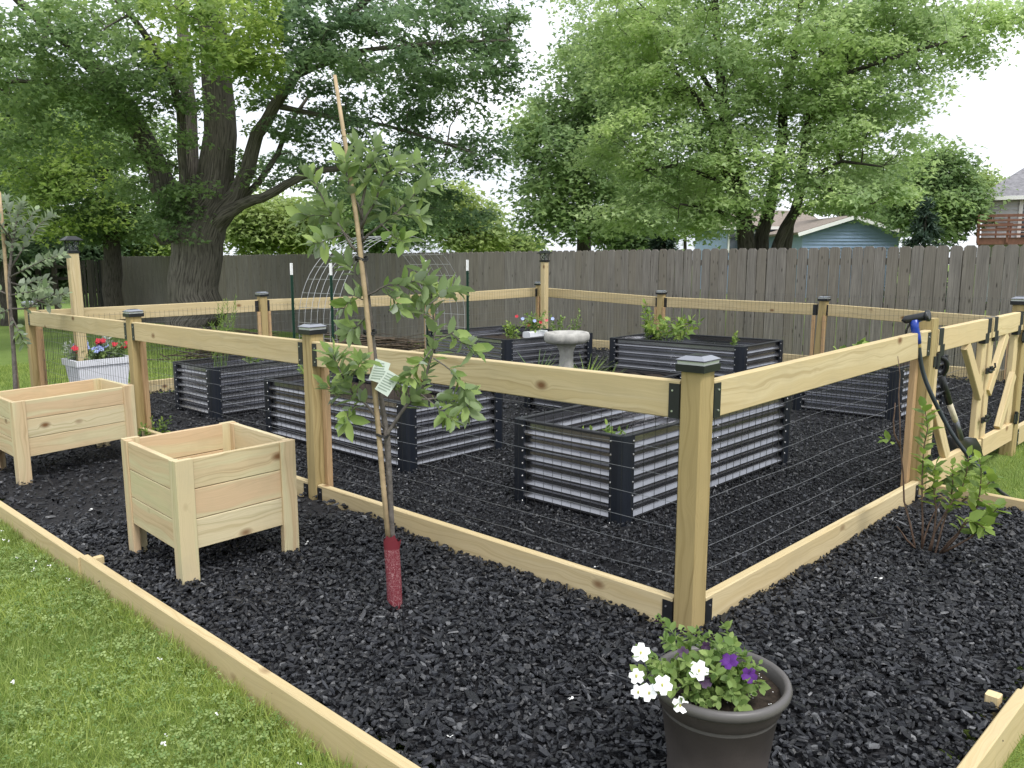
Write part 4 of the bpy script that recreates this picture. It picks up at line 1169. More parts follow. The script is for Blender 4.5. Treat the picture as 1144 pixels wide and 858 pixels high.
def blades(name, label, cat, p, n, h, spread, w, mat='leaf_veg'):
    p = Vector(p); q = RNG.random(n)*6.283; rr = spread*.3*np.sqrt(RNG.random(n))
    d = np.stack([np.cos(q)*.38, np.sin(q)*.38, np.ones(n)], 1)*1.
    pos = np.stack([p.x + rr*np.cos(q), p.y + rr*np.sin(q), np.full(n, p.z + SL*p.x)], 1)
    ups = np.stack([-np.cos(q), -np.sin(q), np.full(n, .4)], 1)*-1.
    o = leaves(name, pos, d, ups, h*RNG.uniform(.6, 1.1, n), 'blade', mat, wid=w)
    return tag(o, label, cat)
w1 = at(655, 430, 7.15); blades('ornamental_grass', 'arching grass clump right of the birdbath', 'grass clump', (w1.x, 7.15, .2), 70, .36, .22, .25, 'leaf_veg')
w1 = at(600, 430, 7.15); blades('iris', 'upright iris leaves left of the birdbath', 'iris', (w1.x, 7.15, .2), 34, .40, .2, .55, 'leaf_mid')
w1 = at(678, 430, 7.3); blades('ornamental_grass', 'low sparse grass clump farthest right of the birdbath', 'grass clump', (w1.x, 7.3, .2), 36, .25, .3, .25, 'leaf_veg')

# birdbath
bx = at(633, 372, 7.2)
bz = .20; r = root('birdbath', 'grey concrete birdbath with a scalloped bowl', 'birdbath', (bx.x, 7.2, bz)); zt = bx.z - SL*bx.x
lob = lambda q, rr, z: (.085*abs(math.cos(4.5*q))**.6 - .05)*(1 if rr > .13 else 0)
m = MB(); m.lathe((bx.x, 7.2, 0), [(.06, zt - .10), (.125, zt - .095), (.165, zt - .088), (.192, zt - .072), (.200, zt - .045), (.200, zt - .018), (.191, zt + .002), (.178, zt + .008), (.160, zt + .002), (.14, zt - .016), (.06, zt - .028), (0, zt - .032)], 72, lobes=lob); m.build('bowl', 'concrete', r, smooth=True)
m = MB(); m.lathe((bx.x, 7.2, 0), [(.125, bz - .05), (.125, bz + .03), (.105, bz + .045), (.075, bz + .07), (.066, bz + .15), (.058, bz + .3), (.062, zt - .16), (.082, zt - .11), (.088, zt - .088)], 40, lobes=lambda q, rr, z: .05*math.cos(10*q)); m.build('pedestal', 'concrete', r, smooth=True)

# pot and blooms on the far bed
fpn = at(598, 372, 9.55)
r = root('flower_tray', 'small white tray of flowers resting on the far raised bed', 'flower tray', (fpn.x, 9.55, .44))
m = MB(); c = Vector((fpn.x, 9.55, .44)); m.beam(c - B*.15 + UP*.035, c + B*.15 + UP*.035, .12, .07, A, bev=.01); m.build('tray', 'white_resin', r)
pa = [curve(c + Vector((random.uniform(-.12, .12), random.uniform(-.05, .05), .06)), c + Vector((random.uniform(-.2, .2), random.uniform(-.1, .1), random.uniform(.14, .30))), 0, 4, .01) for k in range(24)]
leaves_on('foliage', pa, .03, .055, 'leaf_petunia', r)
for k, mt in enumerate(['petal_red', 'petal_blue', 'petal_red', 'petal_blue', 'petal_red', 'petal_pink', 'petal_blue']):
    p = c + Vector((-.22 + .07*k, random.uniform(-.1, -.02), random.uniform(.14, .26))); p.z += SL*p.x
    flower(p, (0, -.8, .5), .022, mt, r)
herb('flowering_herb', 'tall herb with pale flower heads rising above the birdbath', 'herb', (at(641, 372, 9.6).x, 9.6, .42), 7, .34, .12, .035, 'leaf_petunia')
herb('geranium', 'red flowered plant just left of the tall herb on the far bed', 'geranium', (at(624, 372, 9.5).x, 9.5, .42), 12, .26, .13, .045, 'leaf_petunia')

# white flower box by the left corner
wb = Vector((-4.22, 7.80, 0)); hb = .45
r = root('flower_box', 'white plastic flower box inside the left garden corner', 'flower box', wb)
def boxring(z, s): 
    c = wb + A*.20 + B*.25
    return [c + (A*sx*.40 + B*sy*.52)*s + UP*z for sx, sy in ((-.5, -.5), (-.5, .5), (.5, .5), (.5, -.5))]
m = MB()
rings = [boxring(.0, .74), boxring(hb - .06, .93), boxring(hb - .06, 1.0), boxring(hb, 1.02), boxring(hb, .93), boxring(hb - .07, .90)]
vs = [p for q in rings for p in q]
m.add(vs, [(j*4 + k, j*4 + (k + 1) % 4, (j + 1)*4 + (k + 1) % 4, (j + 1)*4 + k) for j in range(5) for k in range(4)] + [(0, 1, 2, 3)])
for k in range(4):                                                     # raised slats of the moulded sides
    a0, a1 = rings[0][k], rings[0][(k + 1) % 4]; b0, b1 = rings[1][k], rings[1][(k + 1) % 4]
    for t in np.linspace(.06, .94, 11): m.beam(a0.lerp(a1, t), b0.lerp(b1, t) - UP*.01, .018, .006, (a1 - a0), bev=.002)
m.build('box', 'white_resin', r)
m = MB(); m.add(boxring(hb - .06, .91), [(0, 1, 2, 3)]); m.build('soil', 'soil', r)
def boxplant(name, label, cat, u, v, n, h, sp, mat, fl, fs_, nf, wid=1., leaf=.05):
    c = wb + A*u + B*v + UP*(hb - .06); r = root(name, label, cat, c, 'plants in the white flower box')
    pa = [curve(c + Vector((random.gauss(0, .02), random.gauss(0, .02), 0)), c + Vector((random.gauss(0, sp), random.gauss(0, sp), h*random.uniform(.5, 1.1))), 0, 4, .01) for k in range(n)]
    leaves_on('foliage', pa, .02, leaf, mat, r, wid=wid)
    for k in range(nf):
        p = c + Vector((random.gauss(0, sp*.8), random.gauss(0, sp*.8) - .03, h*random.uniform(.8, 1.15))); p.z += SL*p.x
        for j in range(4 if fs_ > .02 else 2): flower(p + Vector((random.gauss(0, .02), random.gauss(0, .02), random.gauss(0, .012))), (random.gauss(0, .5), -.6, .8), fs_, fl, r)
boxplant('geranium', 'red geranium at the left of the white flower box', 'geranium', .20, .12, 12, .17, .06, 'leaf_mid', 'petal_red', .034, 2, 1.5)
boxplant('geranium', 'red geranium at the right end of the white flower box', 'geranium', .18, .44, 14, .17, .06, 'leaf_mid', 'petal_red', .026, 4, 1.5)
boxplant('geranium', 'red geranium at the back middle of the white flower box', 'geranium', .28, .33, 10, .20, .05, 'leaf_mid', 'petal_red', .030, 2, 1.5)
boxplant('blue_flowers', 'pale blue flowers filling the middle of the white flower box', 'flowers', .22, .24, 16, .16, .07, 'leaf_petunia', 'petal_blue', .03, 10)
boxplant('blue_flowers', 'pale blue flowers at the back left of the white flower box', 'flowers', .32, .16, 10, .17, .05, 'leaf_petunia', 'petal_blue', .03, 4)
boxplant('dusty_miller', 'silvery dusty miller at the left end of the white flower box', 'dusty miller', .26, .06, 16, .22, .05, 'leaf_dusty', 'petal_white', .02, 0, .5, .06)
boxplant('dusty_miller', 'silvery dusty miller at the back right of the white flower box', 'dusty miller', .34, .40, 12, .30, .04, 'leaf_dusty', 'petal_white', .02, 0, .5, .06)

# ------------------------------------------------------------------ arch trellis of welded panel, T posts
L1 = Vector((-2.56, 9.72, -.01)); wA = -A*.78; sB = 1.92
r = root('arch_trellis', 'galvanized wire panel bent into an arch trellis', 'trellis', L1)
top_h = at(430, 263, 10.2).z - SL*at(430, 263, 10.2).x
def arch(t):             # 0..1 along the bent panel
    leg = .62; R_ = sB/2; tot = 2*leg + math.pi*R_
    s_ = t*tot; k = (top_h - leg)/R_
    if s_ < leg: return B*0 + UP*s_*1.0
    if s_ > tot - leg: return B*sB + UP*(tot - s_)
    q = (s_ - leg)/R_; return B*(R_ - R_*math.cos(q)) + UP*(leg + R_*k*math.sin(q))
m = MB()
for j in range(7):
    m.tube([L1 + wA*(j/6) + arch(t) for t in np.linspace(0, 1, 40)], .0030, 4)
for i in range(27):
    t = i/26; m.tube([L1 + arch(t) - wA*.01, L1 + wA*1.01 + arch(t)], .0029, 4)
m.build('wire_panel', 'wire_galv', r)
for k, (p, wh) in enumerate(((L1 - B*.05 + A*.03, 'left rear'), (L1 + wA - B*.05, 'left front'), (L1 + B*(sB + .05) + A*.03, 'right rear'), (L1 + wA + B*(sB + .05), 'right front'))):
    r = root('fence_stake', {'left rear': 'green steel stake at the left rear foot of the wire arch', 'left front': 'green steel stake at the left front foot of the wire arch',
             'right rear': 'green steel stake at the right rear foot of the wire arch', 'right front': 'green steel stake at the right front foot of the wire arch'}[wh], 'stake', p, 'white tipped stakes of the arch')
    m = MB(); m.beam(p - UP*.1, p + UP*1.22, .034, .006, B, bev=.001); m.beam(p - UP*.1 - A*.012, p + UP*1.22 - A*.012, .006, .024, B, bev=.001)
    for z in np.arange(.1, 1.2, .06): m.beam(p + UP*z - A*.027, p + UP*(z + .012) - A*.027, .010, .008, B, bev=.001)
    m.build('shaft', 'tpost_green', r)
    m = MB(); m.beam(p + UP*1.222, p + UP*1.36, .035, .007, B, bev=.001); m.beam(p + UP*1.222 - A*.012, p + UP*1.36 - A*.012, .007, .025, B, bev=.001); m.build('white_tip', 'white_paint', r)

# cage wire in the back right bed
m = MB(); c = inbed(bE, 1.05, .35, .0)
for z in (.55, .66): m.tube([c + Vector((.21*math.cos(q), .21*math.sin(q), z + .02*math.sin(q))) for q in np.linspace(0, 6.28, 24)], .002, 4)
for q in (0.4, 2.5, 4.6): m.tube([c + Vector((.21*math.cos(q), .21*math.sin(q), .68)), c + Vector((.16*math.cos(q), .16*math.sin(q), .40))], .002, 4)
tag(m.build('plant_cage', 'twig'), 'thin wire plant cage round the squash leaves', 'plant cage')

# ------------------------------------------------------------------ hose, nozzle, shovel
gtop = G1 + UP*1.02
hx = lambda px, py, Y: ts(px, py, Y)
YN = G1.y - .175
r = root('hose_nozzle', 'blue and black spray nozzle hooked over the gate post', 'hose nozzle', hx(1024, 362, YN))
m = MB(); m.tube([hx(1026, 384, YN), hx(1024, 376, YN), hx(1022, 366, YN), hx(1021, 357, YN)], [.016, .021, .021, .024], 12); m.tube([hx(1020, 358, YN), hx(1028, 354.5, YN)], [.021, .024], 12); m.build('handle', 'blue_plastic', r, smooth=True)
m = MB(); m.tube([hx(1010, 360, YN + .01), hx(1012, 357, YN + .01), hx(1030, 354, YN - .01), hx(1036, 353, YN - .02)], [.017, .021, .022, .025], 14)
m.tube([hx(1035, 353, YN - .02), hx(1038, 352.6, YN - .03)], [.030, .030], 16); m.build('spray_head', 'black_plastic', r, smooth=True)
m = MB(); m.tube([hx(1036.8, 352.5, YN - .032), hx(1038.2, 352.3, YN - .036)], [.021, .021], 16); m.build('nozzle_face', 'chrome_dark', r)
m = MB(); m.tube([hx(1017, 361, YN), hx(1013, 368, YN + .01), hx(1012, 374, YN + .02)], .006, 6); m.build('trigger', 'black_plastic', r)
m = MB(); m.tube([hx(1026, 383, YN), hx(1026.5, 388, YN)], .0135, 12); m.build('coupling', 'brass', r)
hp = [hx(1026.5, 387, YN), hx(1028, 402, YN), hx(1032, 420, YN), hx(1040, 440, YN - .02), hx(1052, 464, YN - .02), hx(1064, 486, YN - .04), hx(1078, 505, YN - .05), hx(1092, 520, YN - .08), hx(1105, 533, YN - .12)]
for px, py in ((1112, 541), (1125, 551), (1144, 563), (1170, 572), (1230, 574)): x, y = gnd(px, py, .0); hp.append(Vector((x, y, -.02)))
def smooth_path(p, it=3):
    for _ in range(it):
        q = [p[0]]
        for i in range(len(p) - 1): q += [p[i].lerp(p[i + 1], .25), p[i].lerp(p[i + 1], .75)]
        p = q + [p[-1]]
    return p
m = MB(); m.tube(smooth_path(hp), .0115, 10)
tag(m.build('garden_hose', 'hose_rubber', smooth=True), 'dark rubber hose hanging from the spray nozzle to the lawn', 'hose')
r = root('shovel', 'garden shovel with black grip leaning inside the gate', 'shovel', hx(1080, 520, 4.95))
ya, yb = 4.72, 4.95
top, mid, low = hx(1049, 412, ya), hx(1060, 449, ya + .08), hx(1074, 488, yb - .05)
sd_ = (mid - top).normalized()
m = MB(); m.tube([mid, mid.lerp(low, .45), hx(1068, 472, yb - .08)], [.017, .017, .016], 10); m.build('shaft', 'shovel_shaft', r, smooth=True)
m = MB(); m.tube([mid + sd_*.01, top + sd_*.04], [.019, .021], 10)
side = Vector((.80, -.55, 0.05)).normalized()
lp_ = [top + sd_*.06, top + sd_*.0 + side*.042, top - sd_*.07 + side*.052, top - sd_*.095 + side*.02, top - sd_*.095 - side*.02, top - sd_*.07 - side*.052, top + sd_*.0 - side*.042, top + sd_*.06]
m.tube(smooth_path(lp_, 2), .0145, 8); m.build('grip', 'black_plastic', r, smooth=True)
m = MB(); sk = hx(1067, 468, yb - .09); e = hx(1080, 517, yb)
m.tube([sk, sk.lerp(e, .45)], [.019, .02], 10)
d = (e - sk).normalized(); n0 = sk.lerp(e, .42); Lb = (e - n0).length + .04
wv_ = [(0, .035), (.03, .085), (.3, .10), (.6, .098), (.85, .07), (1.0, .0)]
vs = []; nb = side.cross(d).normalized()
for t, w_ in wv_:
    for k in range(5):
        s_ = (k - 2)/2; vs.append(n0 + d*Lb*t + side*w_*s_ + nb*(.022*(s_*s_) - .01))
m.add(vs, [(i*5 + k, i*5 + k + 1, (i + 1)*5 + k + 1, (i + 1)*5 + k) for i in range(5) for k in range(4)]); m.build('blade', 'shovel_steel', r, smooth=True)

# ------------------------------------------------------------------ small loose things
def lump(name, label, cat, p, s, mat, seed):
    import bmesh
    bm = bmesh.new(); bmesh.ops.create_icosphere(bm, subdivisions=3, radius=1); rr = random.Random(seed)
    ph = [rr.uniform(0, 6) for _ in range(6)]
    for v_ in bm.verts:
        c = v_.co; k = 1 + .13*math.sin(3*c.x + ph[0]) + .12*math.sin(4*c.y + ph[1]) + .10*math.sin(5*c.z + ph[2]) + .06*math.sin(9*c.x + 7*c.y + ph[3])
        v_.co = Vector((c.x*s[0]*k, c.y*s[1]*k, c.z*s[2]*k))
    me = bpy.data.meshes.new(name); bm.to_mesh(me); bm.free(); me.materials.append(MATS[mat]); me.polygons.foreach_set('use_smooth', [True]*len(me.polygons))
    o = bpy.data.objects.new(name, me); COL.objects.link(o); o.location = p; return tag(o, label, cat)
x, y = gnd(1106, 489); lump('stone', 'grey stone lying behind the gate', 'stone', (x, y, SL*x + .035), (.075, .06, .055), 'stone', 3)
x, y = gnd(1146, 556); lump('straw_clump', 'dry brown clump on the lawn at the right edge', 'straw', (x, y, SL*x - .03), (.07, .07, .06), 'straw', 5)
lit = [(345, 611, .028, 'crumpled white blossom beside the right leg of the nearer planter'), (697, 0, 0, '')]
for (px, py, s_, lb, zz) in ((343, 611, .022, 'crumpled white blossom beside the nearer planter', .02), (637, 786, .010, 'white petal on the mulch left of the flower pot', .016), (101, 573, .016, 'white scrap on the mulch left of the nearer planter', .018),
        (244, 730, .010, 'white clover head by the long edging board', .018), (144, 655, .010, 'white scrap close to the joint in the edging', .018), (577, 454, .016, 'white pebble beside the low birdbath bed', .016), (666, 637, .010, 'white petal inside the fence near the corner post', .016),
        (502, 827, .007, 'tiny white petal on the near mulch', .014), (1000, 583, .014, 'white scrap by the right bottom board', .016), (979, 651, .016, 'pale wood chip on the right mulch strip', .018)):
    x, y = gnd(px, py); p = np.array([[x, y, SL*x + zz]]*4) + RNG.normal(0, s_*.35, (4, 3))*np.array([1, 1, .2])
    tag(leaves('fallen_petal', p, rnd_dirs(4, -.1, .5), rnd_ups(4, .5), np.full(4, s_), 'petal', 'petal_litter', wid=1.3), lb, 'petal', 'white bits lying on the mulch')
n_ = 46; q = np.where(RNG.random(400) > 2, 0, 0)
fx, fy = reg(260, -3.2, .2, 1.5, 4.4, lambda x, y: (quad_uv(x, y)[1] < -oL - .06)); fx, fy = fx[:42], fy[:42]
k = len(fx); rep = 6
hp_ = np.repeat(np.stack([fx, fy, lz(fx, fy) + .055], 1), rep, 0)
tag(leaves('clover_blossoms', hp_ + RNG.normal(0, .0025, hp_.shape), rnd_dirs(k*rep, -.2, .9), rnd_ups(k*rep, .6), np.full(k*rep, .0075), 'petal', 'petal_litter'), 'small white clover blossoms dotted over the near lawn', 'clover', kind='stuff')

# ================================================================== BOARD FENCE BEHIND
FD = Vector((-.728, .685, 0)).normalized(); F0 = Vector((5.55, 10.1, 0))
def fence_top(x, y):                     # stepped to the sight line of its dog-eared tops
    pxx = W/2 + F*x/(y*cp + .0); py = 286.5 - (pxx - 140)*.0132
    return at(pxx, py, y).z
r = thing('board_fence', 'tall weathered grey dog eared board fence behind the whole garden', 'fence', tuple(F0)); r['_w'] = tuple(F0)
FN = Vector((-FD.y, FD.x, 0)); FN = FN if FN.dot(Vector((0, -1, 0))) > 0 else -FN
s = -5.0; bw = .140; k = 0
while s < 25.5:
    m = MB(); s0 = s
    while s < s0 + 2.42:
        gap = random.uniform(.007, .016) if s < 4.5 else random.uniform(.0, .004)
        p = F0 + FD*(s + bw/2); zt = fence_top(p.x, p.y) + random.uniform(-.008, .008); zb = float(lawn_z(p.x, p.y)) + .02
        th = .016; o = FN*random.uniform(-.003, .003); tl = FD*random.uniform(-.006, .006); hw = bw/2
        prof = [(-hw, zb, 0), (hw, zb, 0), (hw, zt - .03, 1), (hw - .03, zt, 1), (-hw + .03, zt, 1), (-hw, zt - .03, 1)]
        fr = [p + FD*a_ + UP*z + o + FN*th/2 + tl*t for a_, z, t in prof]; bk = [q - FN*th for q in fr]
        uo, vo = random.random()*50, random.random()*50
        uvf = [(uo + z, vo + a_) for a_, z, t in prof]
        m.add(fr + bk, [tuple(range(6)), tuple(range(11, 5, -1))] + [(i, 6 + i, 6 + (i + 1) % 6, (i + 1) % 6) for i in range(6)],
              [uvf, [uvf[i - 6] for i in range(11, 5, -1)]] + [[uvf[i], uvf[i], uvf[(i + 1) % 6], uvf[(i + 1) % 6]] for i in range(6)], random.random()**1.5)
        s += bw + gap
    m.build('picket_panel', 'grey_boards', r, flat=False)
    p, q = F0 + FD*s0, F0 + FD*s
    for f in (.15, .52, .88):
        m = MB(); a0 = p - FN*.032; b0 = q - FN*.032
        za = lambda v: float(lawn_z(v.x, v.y))*(1 - f) + fence_top(v.x, v.y)*f
        m.beam(a0 + UP*za(p), b0 + UP*za(q), .038, .085, FN); m.build('fence_rail', 'grey_boards', r, flat=False)
    m = MB(); a0 = p - FN*.10; m.beam(a0 + UP*(float(lawn_z(p.x, p.y)) - .2), a0 + UP*(fence_top(p.x, p.y) - .06), .09, .09, FD); m.build('fence_post', 'grey_boards', r, flat=False)

# dark gate and rails at the far left end
Yg = 26.0
def gz(v): return float(lawn_z(v.x, v.y))
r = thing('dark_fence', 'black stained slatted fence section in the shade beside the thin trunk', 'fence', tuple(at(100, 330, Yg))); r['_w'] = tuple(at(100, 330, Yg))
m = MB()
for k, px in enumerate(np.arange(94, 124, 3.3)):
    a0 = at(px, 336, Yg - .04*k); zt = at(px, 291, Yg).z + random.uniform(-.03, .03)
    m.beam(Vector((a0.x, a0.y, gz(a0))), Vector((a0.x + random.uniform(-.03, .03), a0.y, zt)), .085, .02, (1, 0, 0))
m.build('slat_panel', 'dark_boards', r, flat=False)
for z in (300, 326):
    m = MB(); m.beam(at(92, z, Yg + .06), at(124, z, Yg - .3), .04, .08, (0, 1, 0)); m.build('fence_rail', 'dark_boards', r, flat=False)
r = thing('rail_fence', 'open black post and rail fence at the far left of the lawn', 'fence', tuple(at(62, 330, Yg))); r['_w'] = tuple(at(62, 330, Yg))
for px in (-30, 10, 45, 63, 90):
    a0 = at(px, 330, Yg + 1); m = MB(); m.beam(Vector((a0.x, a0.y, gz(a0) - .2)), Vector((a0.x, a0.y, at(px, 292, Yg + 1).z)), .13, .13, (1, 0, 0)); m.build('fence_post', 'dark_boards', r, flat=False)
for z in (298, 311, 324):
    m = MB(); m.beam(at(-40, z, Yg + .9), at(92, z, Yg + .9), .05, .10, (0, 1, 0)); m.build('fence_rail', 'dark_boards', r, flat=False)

# ================================================================== TREES
def sample_lobes(lobes, n, rs):
    """lobes: (centre, (rx, ry, rz), weight); centres of leaf sprays, biased to the outside"""
    w = np.array([l[2] for l in lobes], float); w /= w.sum(); out = []
    for i in rs.choice(len(lobes), n, p=w):
        c, rd, _ = lobes[i]; d = rs.normal(size=3); d /= np.linalg.norm(d); q = rs.random()**.42
        out.append(np.array(c) + d*q*np.array(rd))
    return np.array(out)

def tree(name, label, cat, stems, lobes, ncl, nleaf, lsize, mats, clump_r, seed, bark='bark_young', group=None, base=None, flatten=.42, rtip=.006, kind='maple', upsp=.55, twigs=True, lum=None, wid=1.):
    rs = np.random.default_rng(seed)
    b = Vector(base) if base is not None else Vector(stems[0][0][0])
    r = thing(name, label, cat, tuple(b), group); r['_w'] = tuple(b)
    nodes_p, nodes_r = [], []; m = MB()
    for pts, rad in stems:
        pts = [Vector(p) for p in pts]; P2, R2 = [], []
        for i in range(len(pts) - 1):
            kk = max(2, int((pts[i + 1] - pts[i]).length/.45))
            for j in range(kk):
                t = j/kk; P2.append(pts[i].lerp(pts[i + 1], t)); R2.append(rad[i]*(1 - t) + rad[i + 1]*t)
        P2.append(pts[-1]); R2.append(rad[-1])
        for i in range(1, len(P2) - 1):
            w_ = R2[i]*(.22 if R2[i] < .15 else .07); P2[i] = P2[i] + Vector(rs.normal(0, w_, 3).tolist())
        m.tube(P2, R2, 14 if max(R2) > .2 else 8, cap=True)
        nodes_p += P2; nodes_r += R2
    C = sample_lobes(lobes, ncl, rs)
    NP = np.array([tuple(p) for p in nodes_p]); NR = np.array(nodes_r)
    d0 = np.min(np.linalg.norm(C[:, None, :] - NP[None, :, :], axis=2), axis=1); C = C[np.argsort(d0)]
    allp = np.zeros((len(NP) + ncl*4, 3)); allr = np.zeros(len(allp)); cnt = len(NP); allp[:cnt] = NP; allr[:cnt] = NR
    heads = []
    for c in C:
        dd = allp[:cnt] - c; dist = np.linalg.norm(dd, axis=1) + .55*np.maximum(dd[:, 2], 0) ; dist[allr[:cnt] < .008] += .5
        i = int(np.argmin(dist)); a_ = allp[i]; L = np.linalg.norm(c - a_)
        r0 = min(allr[i]*.62, .012 + .014*L); r0 = max(r0, rtip)
        mid1 = a_ + (c - a_)*.34 + np.array([0, 0, .10*L]) + rs.normal(0, .05*L, 3); mid2 = a_ + (c - a_)*.68 + np.array([0, 0, .10*L]) + rs.normal(0, .05*L, 3)
        m.tube([Vector(a_.tolist()), Vector(mid1.tolist()), Vector(mid2.tolist()), Vector(c.tolist())], [r0, r0*.8, r0*.6, max(rtip*.5, r0*.35)], 4, cap=False)
        for q, rr in ((mid1, r0*.8), (mid2, r0*.6), (c, max(rtip*.5, r0*.35))):
            allp[cnt] = q; allr[cnt] = rr; cnt += 1
        heads.append((c - a_)/max(L, 1e-6))
    m.build('trunk', bark, r, flat=False, smooth=True)
    heads = np.array(heads); ncl_ = len(C)
    nl = rs.poisson(nleaf, ncl_); idx = np.repeat(np.arange(ncl_), nl); n = len(idx)
    off = rs.normal(size=(n, 3)); off /= np.linalg.norm(off, axis=1, keepdims=True); off *= (rs.random(n)**.5)[:, None]
    cr = clump_r*rs.uniform(.6, 1.35, ncl_)
    off = off*cr[idx][:, None]*np.array([1, 1, flatten])
    along = (off*heads[idx]).sum(1)
    off += heads[idx]*np.abs(along)[:, None]*.25
    off[:, 2] -= .22*(off[:, 0]**2 + off[:, 1]**2)/np.maximum(cr[idx], .05)
    pos = C[idx] + off
    dirs = rnd_dirs(n, -.75, .25); dirs[:, :2] += heads[idx][:, :2]*.5
    ups = rnd_ups(n, upsp)
    sz = lsize*rs.uniform(.6, 1.3, n)
    tint = np.clip(rs.normal(.5, .22, n) + (rs.normal(0, .18, ncl_))[idx], 0, 1)
    if isinstance(mats, str): mats = [(mats, lambda p: np.ones(len(p), bool))]
    done = np.zeros(n, bool)
    for mt, cond in mats:
        k = cond(pos) & ~done; done |= k
        if k.any(): leaves('crown', pos[k], dirs[k], ups[k], sz[k], kind, mt, r, tint=tint[k], wid=wid)
    return r

def L_(px, py, Y, rx, ry, rd, w=None):
    c = at(px, py, Y); s_ = Y/F
    return (np.array(c), (rx*s_, rd, ry*s_), w if w is not None else rx*ry)
def ST(pts, widths, Y):
    """stem through picture points, each with its own distance"""
    p = []; rr = []
    for q, w_ in zip(pts, widths):
        y = Y + (q[2] if len(q) > 2 else 0); p.append(at(q[0], q[1], y)); rr.append(w_*.5*y/F)
    return (p, rr)
def to_ground(st):
    p0 = st[0][0]; g_ = Vector((p0.x, p0.y, float(lawn_z(p0.x, p0.y)) - .1))
    return ([g_, g_.lerp(p0, .35)] + st[0], [st[1][0]*1.15, st[1][0]*1.03] + st[1])

# the big old maple
Y1 = 18.0
st = [to_ground(ST([(217, 345), (216, 315), (217, 285), (224, 258), (236, 232, .1), (243, 200, .2), (246, 150, .3), (243, 90, .2), (238, 20, -.3), (232, -80, -1)], [58, 54, 54, 56, 47, 39, 34, 31, 28, 22], Y1)),
      ST([(219, 282), (217, 240, .3), (215, 215, .4), (213, 180, .6), (212, 120, .8), (205, 50, 1), (195, -60, 1)], [26, 22, 19, 16, 15, 13, 8], Y1),
      ST([(215, 292), (204, 255, .1), (188, 226, .2), (178, 195, .3), (160, 155, .4), (138, 115, .3), (112, 82, 0), (80, 52, -.6), (45, 22, -1.2), (0, -20, -2)], [34, 32, 27, 24, 22, 22, 18, 13, 10, 7], Y1),
      ST([(212, 255), (205, 215, -.5), (203, 170, -.8), (200, 120, -1), (186, 75, -1.4), (160, 35, -2), (130, 0, -2.6)], [12, 10, 9, 9, 8, 7, 5], Y1),
      ST([(232, 262), (250, 238, -.1), (264, 218, -.1), (276, 192, -.2), (288, 150, -.3), (308, 118, -.5), (332, 85, -.8), (365, 40, -1.2), (420, -10, -2)], [24, 26, 19, 16, 14, 12, 10, 9, 6], Y1),
      ST([(234, 258, -.1), (252, 238, -.3), (270, 228, -.4), (292, 220, -.7), (322, 206, -1), (350, 192, -1.2), (400, 186, -1.4), (450, 196, -1.4)], [16, 16, 12, 10, 9, 7, 5, 3], Y1),
      ST([(265, 228), (290, 205, .1), (310, 172, .2), (322, 140, .4), (350, 100, .5)], [8, 7, 6, 5, 3], Y1),
      ST([(308, 118, -.5), (360, 128, -.6), (430, 140, -.8), (500, 160, -1), (540, 175, -1.2)], [7, 5, 4, 3, 2], Y1),
      ST([(332, 85, -.8), (400, 58, -1.2), (480, 48, -1.5), (570, 45, -1.6)], [6, 5, 4, 2], Y1),
      ST([(160, 155, .4), (120, 120, 0), (70, 95, -.5), (20, 90, -1), (-40, 100, -1.4)], [8, 6, 5, 4, 2], Y1),
      ST([(205, 255), (190, 270, -.6), (180, 272, -.9), (172, 262, -1.1)], [9, 6, 4, 2], Y1)]
lob = [L_(440, 35, 17, 130, 55, 3.5), L_(500, 90, 17.5, 85, 38, 2.5), L_(390, 120, 17.5, 105, 50, 3), L_(440, 180, 17.5, 110, 42, 2.5), L_(350, 200, 18.5, 60, 25, 2, 700), L_(520, 20, 17, 70, 40, 2.5), L_(560, 50, 17, 35, 30, 1.5), L_(500, 225, 18, 55, 30, 2, 1500),
       L_(330, 30, 16, 90, 55, 3), L_(230, 25, 14.5, 100, 45, 2.5), L_(270, 62, 14.0, 50, 22, 1.0, 1300), L_(120, 30, 16, 110, 55, 3), L_(30, 40, 16, 80, 55, 3), L_(100, 100, 17, 80, 40, 2.5), L_(40, 130, 17, 70, 50, 2.5), L_(140, 170, 17.5, 45, 45, 2, 2200),
       L_(200, 180, 17.2, 25, 40, .6, 700), L_(186, 235, 17.3, 25, 32, .7, 800), L_(200, 140, 16.6, 28, 55, .5, 800), L_(196, 225, 16.8, 22, 38, .5, 600), L_(250, -60, 18, 330, 60, 5, 7000), L_(155, 95, 16.2, 50, 40, 1.5, 1700), L_(525, 168, 17.1, 45, 22, 1.2, 1100), L_(310, 135, 19, 55, 45, 2, 2300), L_(420, 222, 19.5, 80, 28, 2, 1800), L_(290, 185, 19.5, 40, 25, 1.5, 700), L_(-60, 60, 16, 80, 90, 3, 4000)]
def c_backlit(p): return (p[:, 0]/p[:, 1]*F + W/2 > 300)
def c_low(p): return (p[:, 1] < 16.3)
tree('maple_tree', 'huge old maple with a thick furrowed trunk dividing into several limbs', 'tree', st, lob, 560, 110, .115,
     [('leaf_yellow', lambda p: (np.abs(p[:, 0]/p[:, 1]*F + W/2 - 255) < 75) & (p[:, 1] < 15.2)), ('leaf_maple_dark', c_backlit), ('leaf_mid', lambda p: np.ones(len(p), bool))], .55, 3, 'bark_old', group='trees round the yard', rtip=.008)  # leaf colours carry the lit front and the backlit, shaded right side

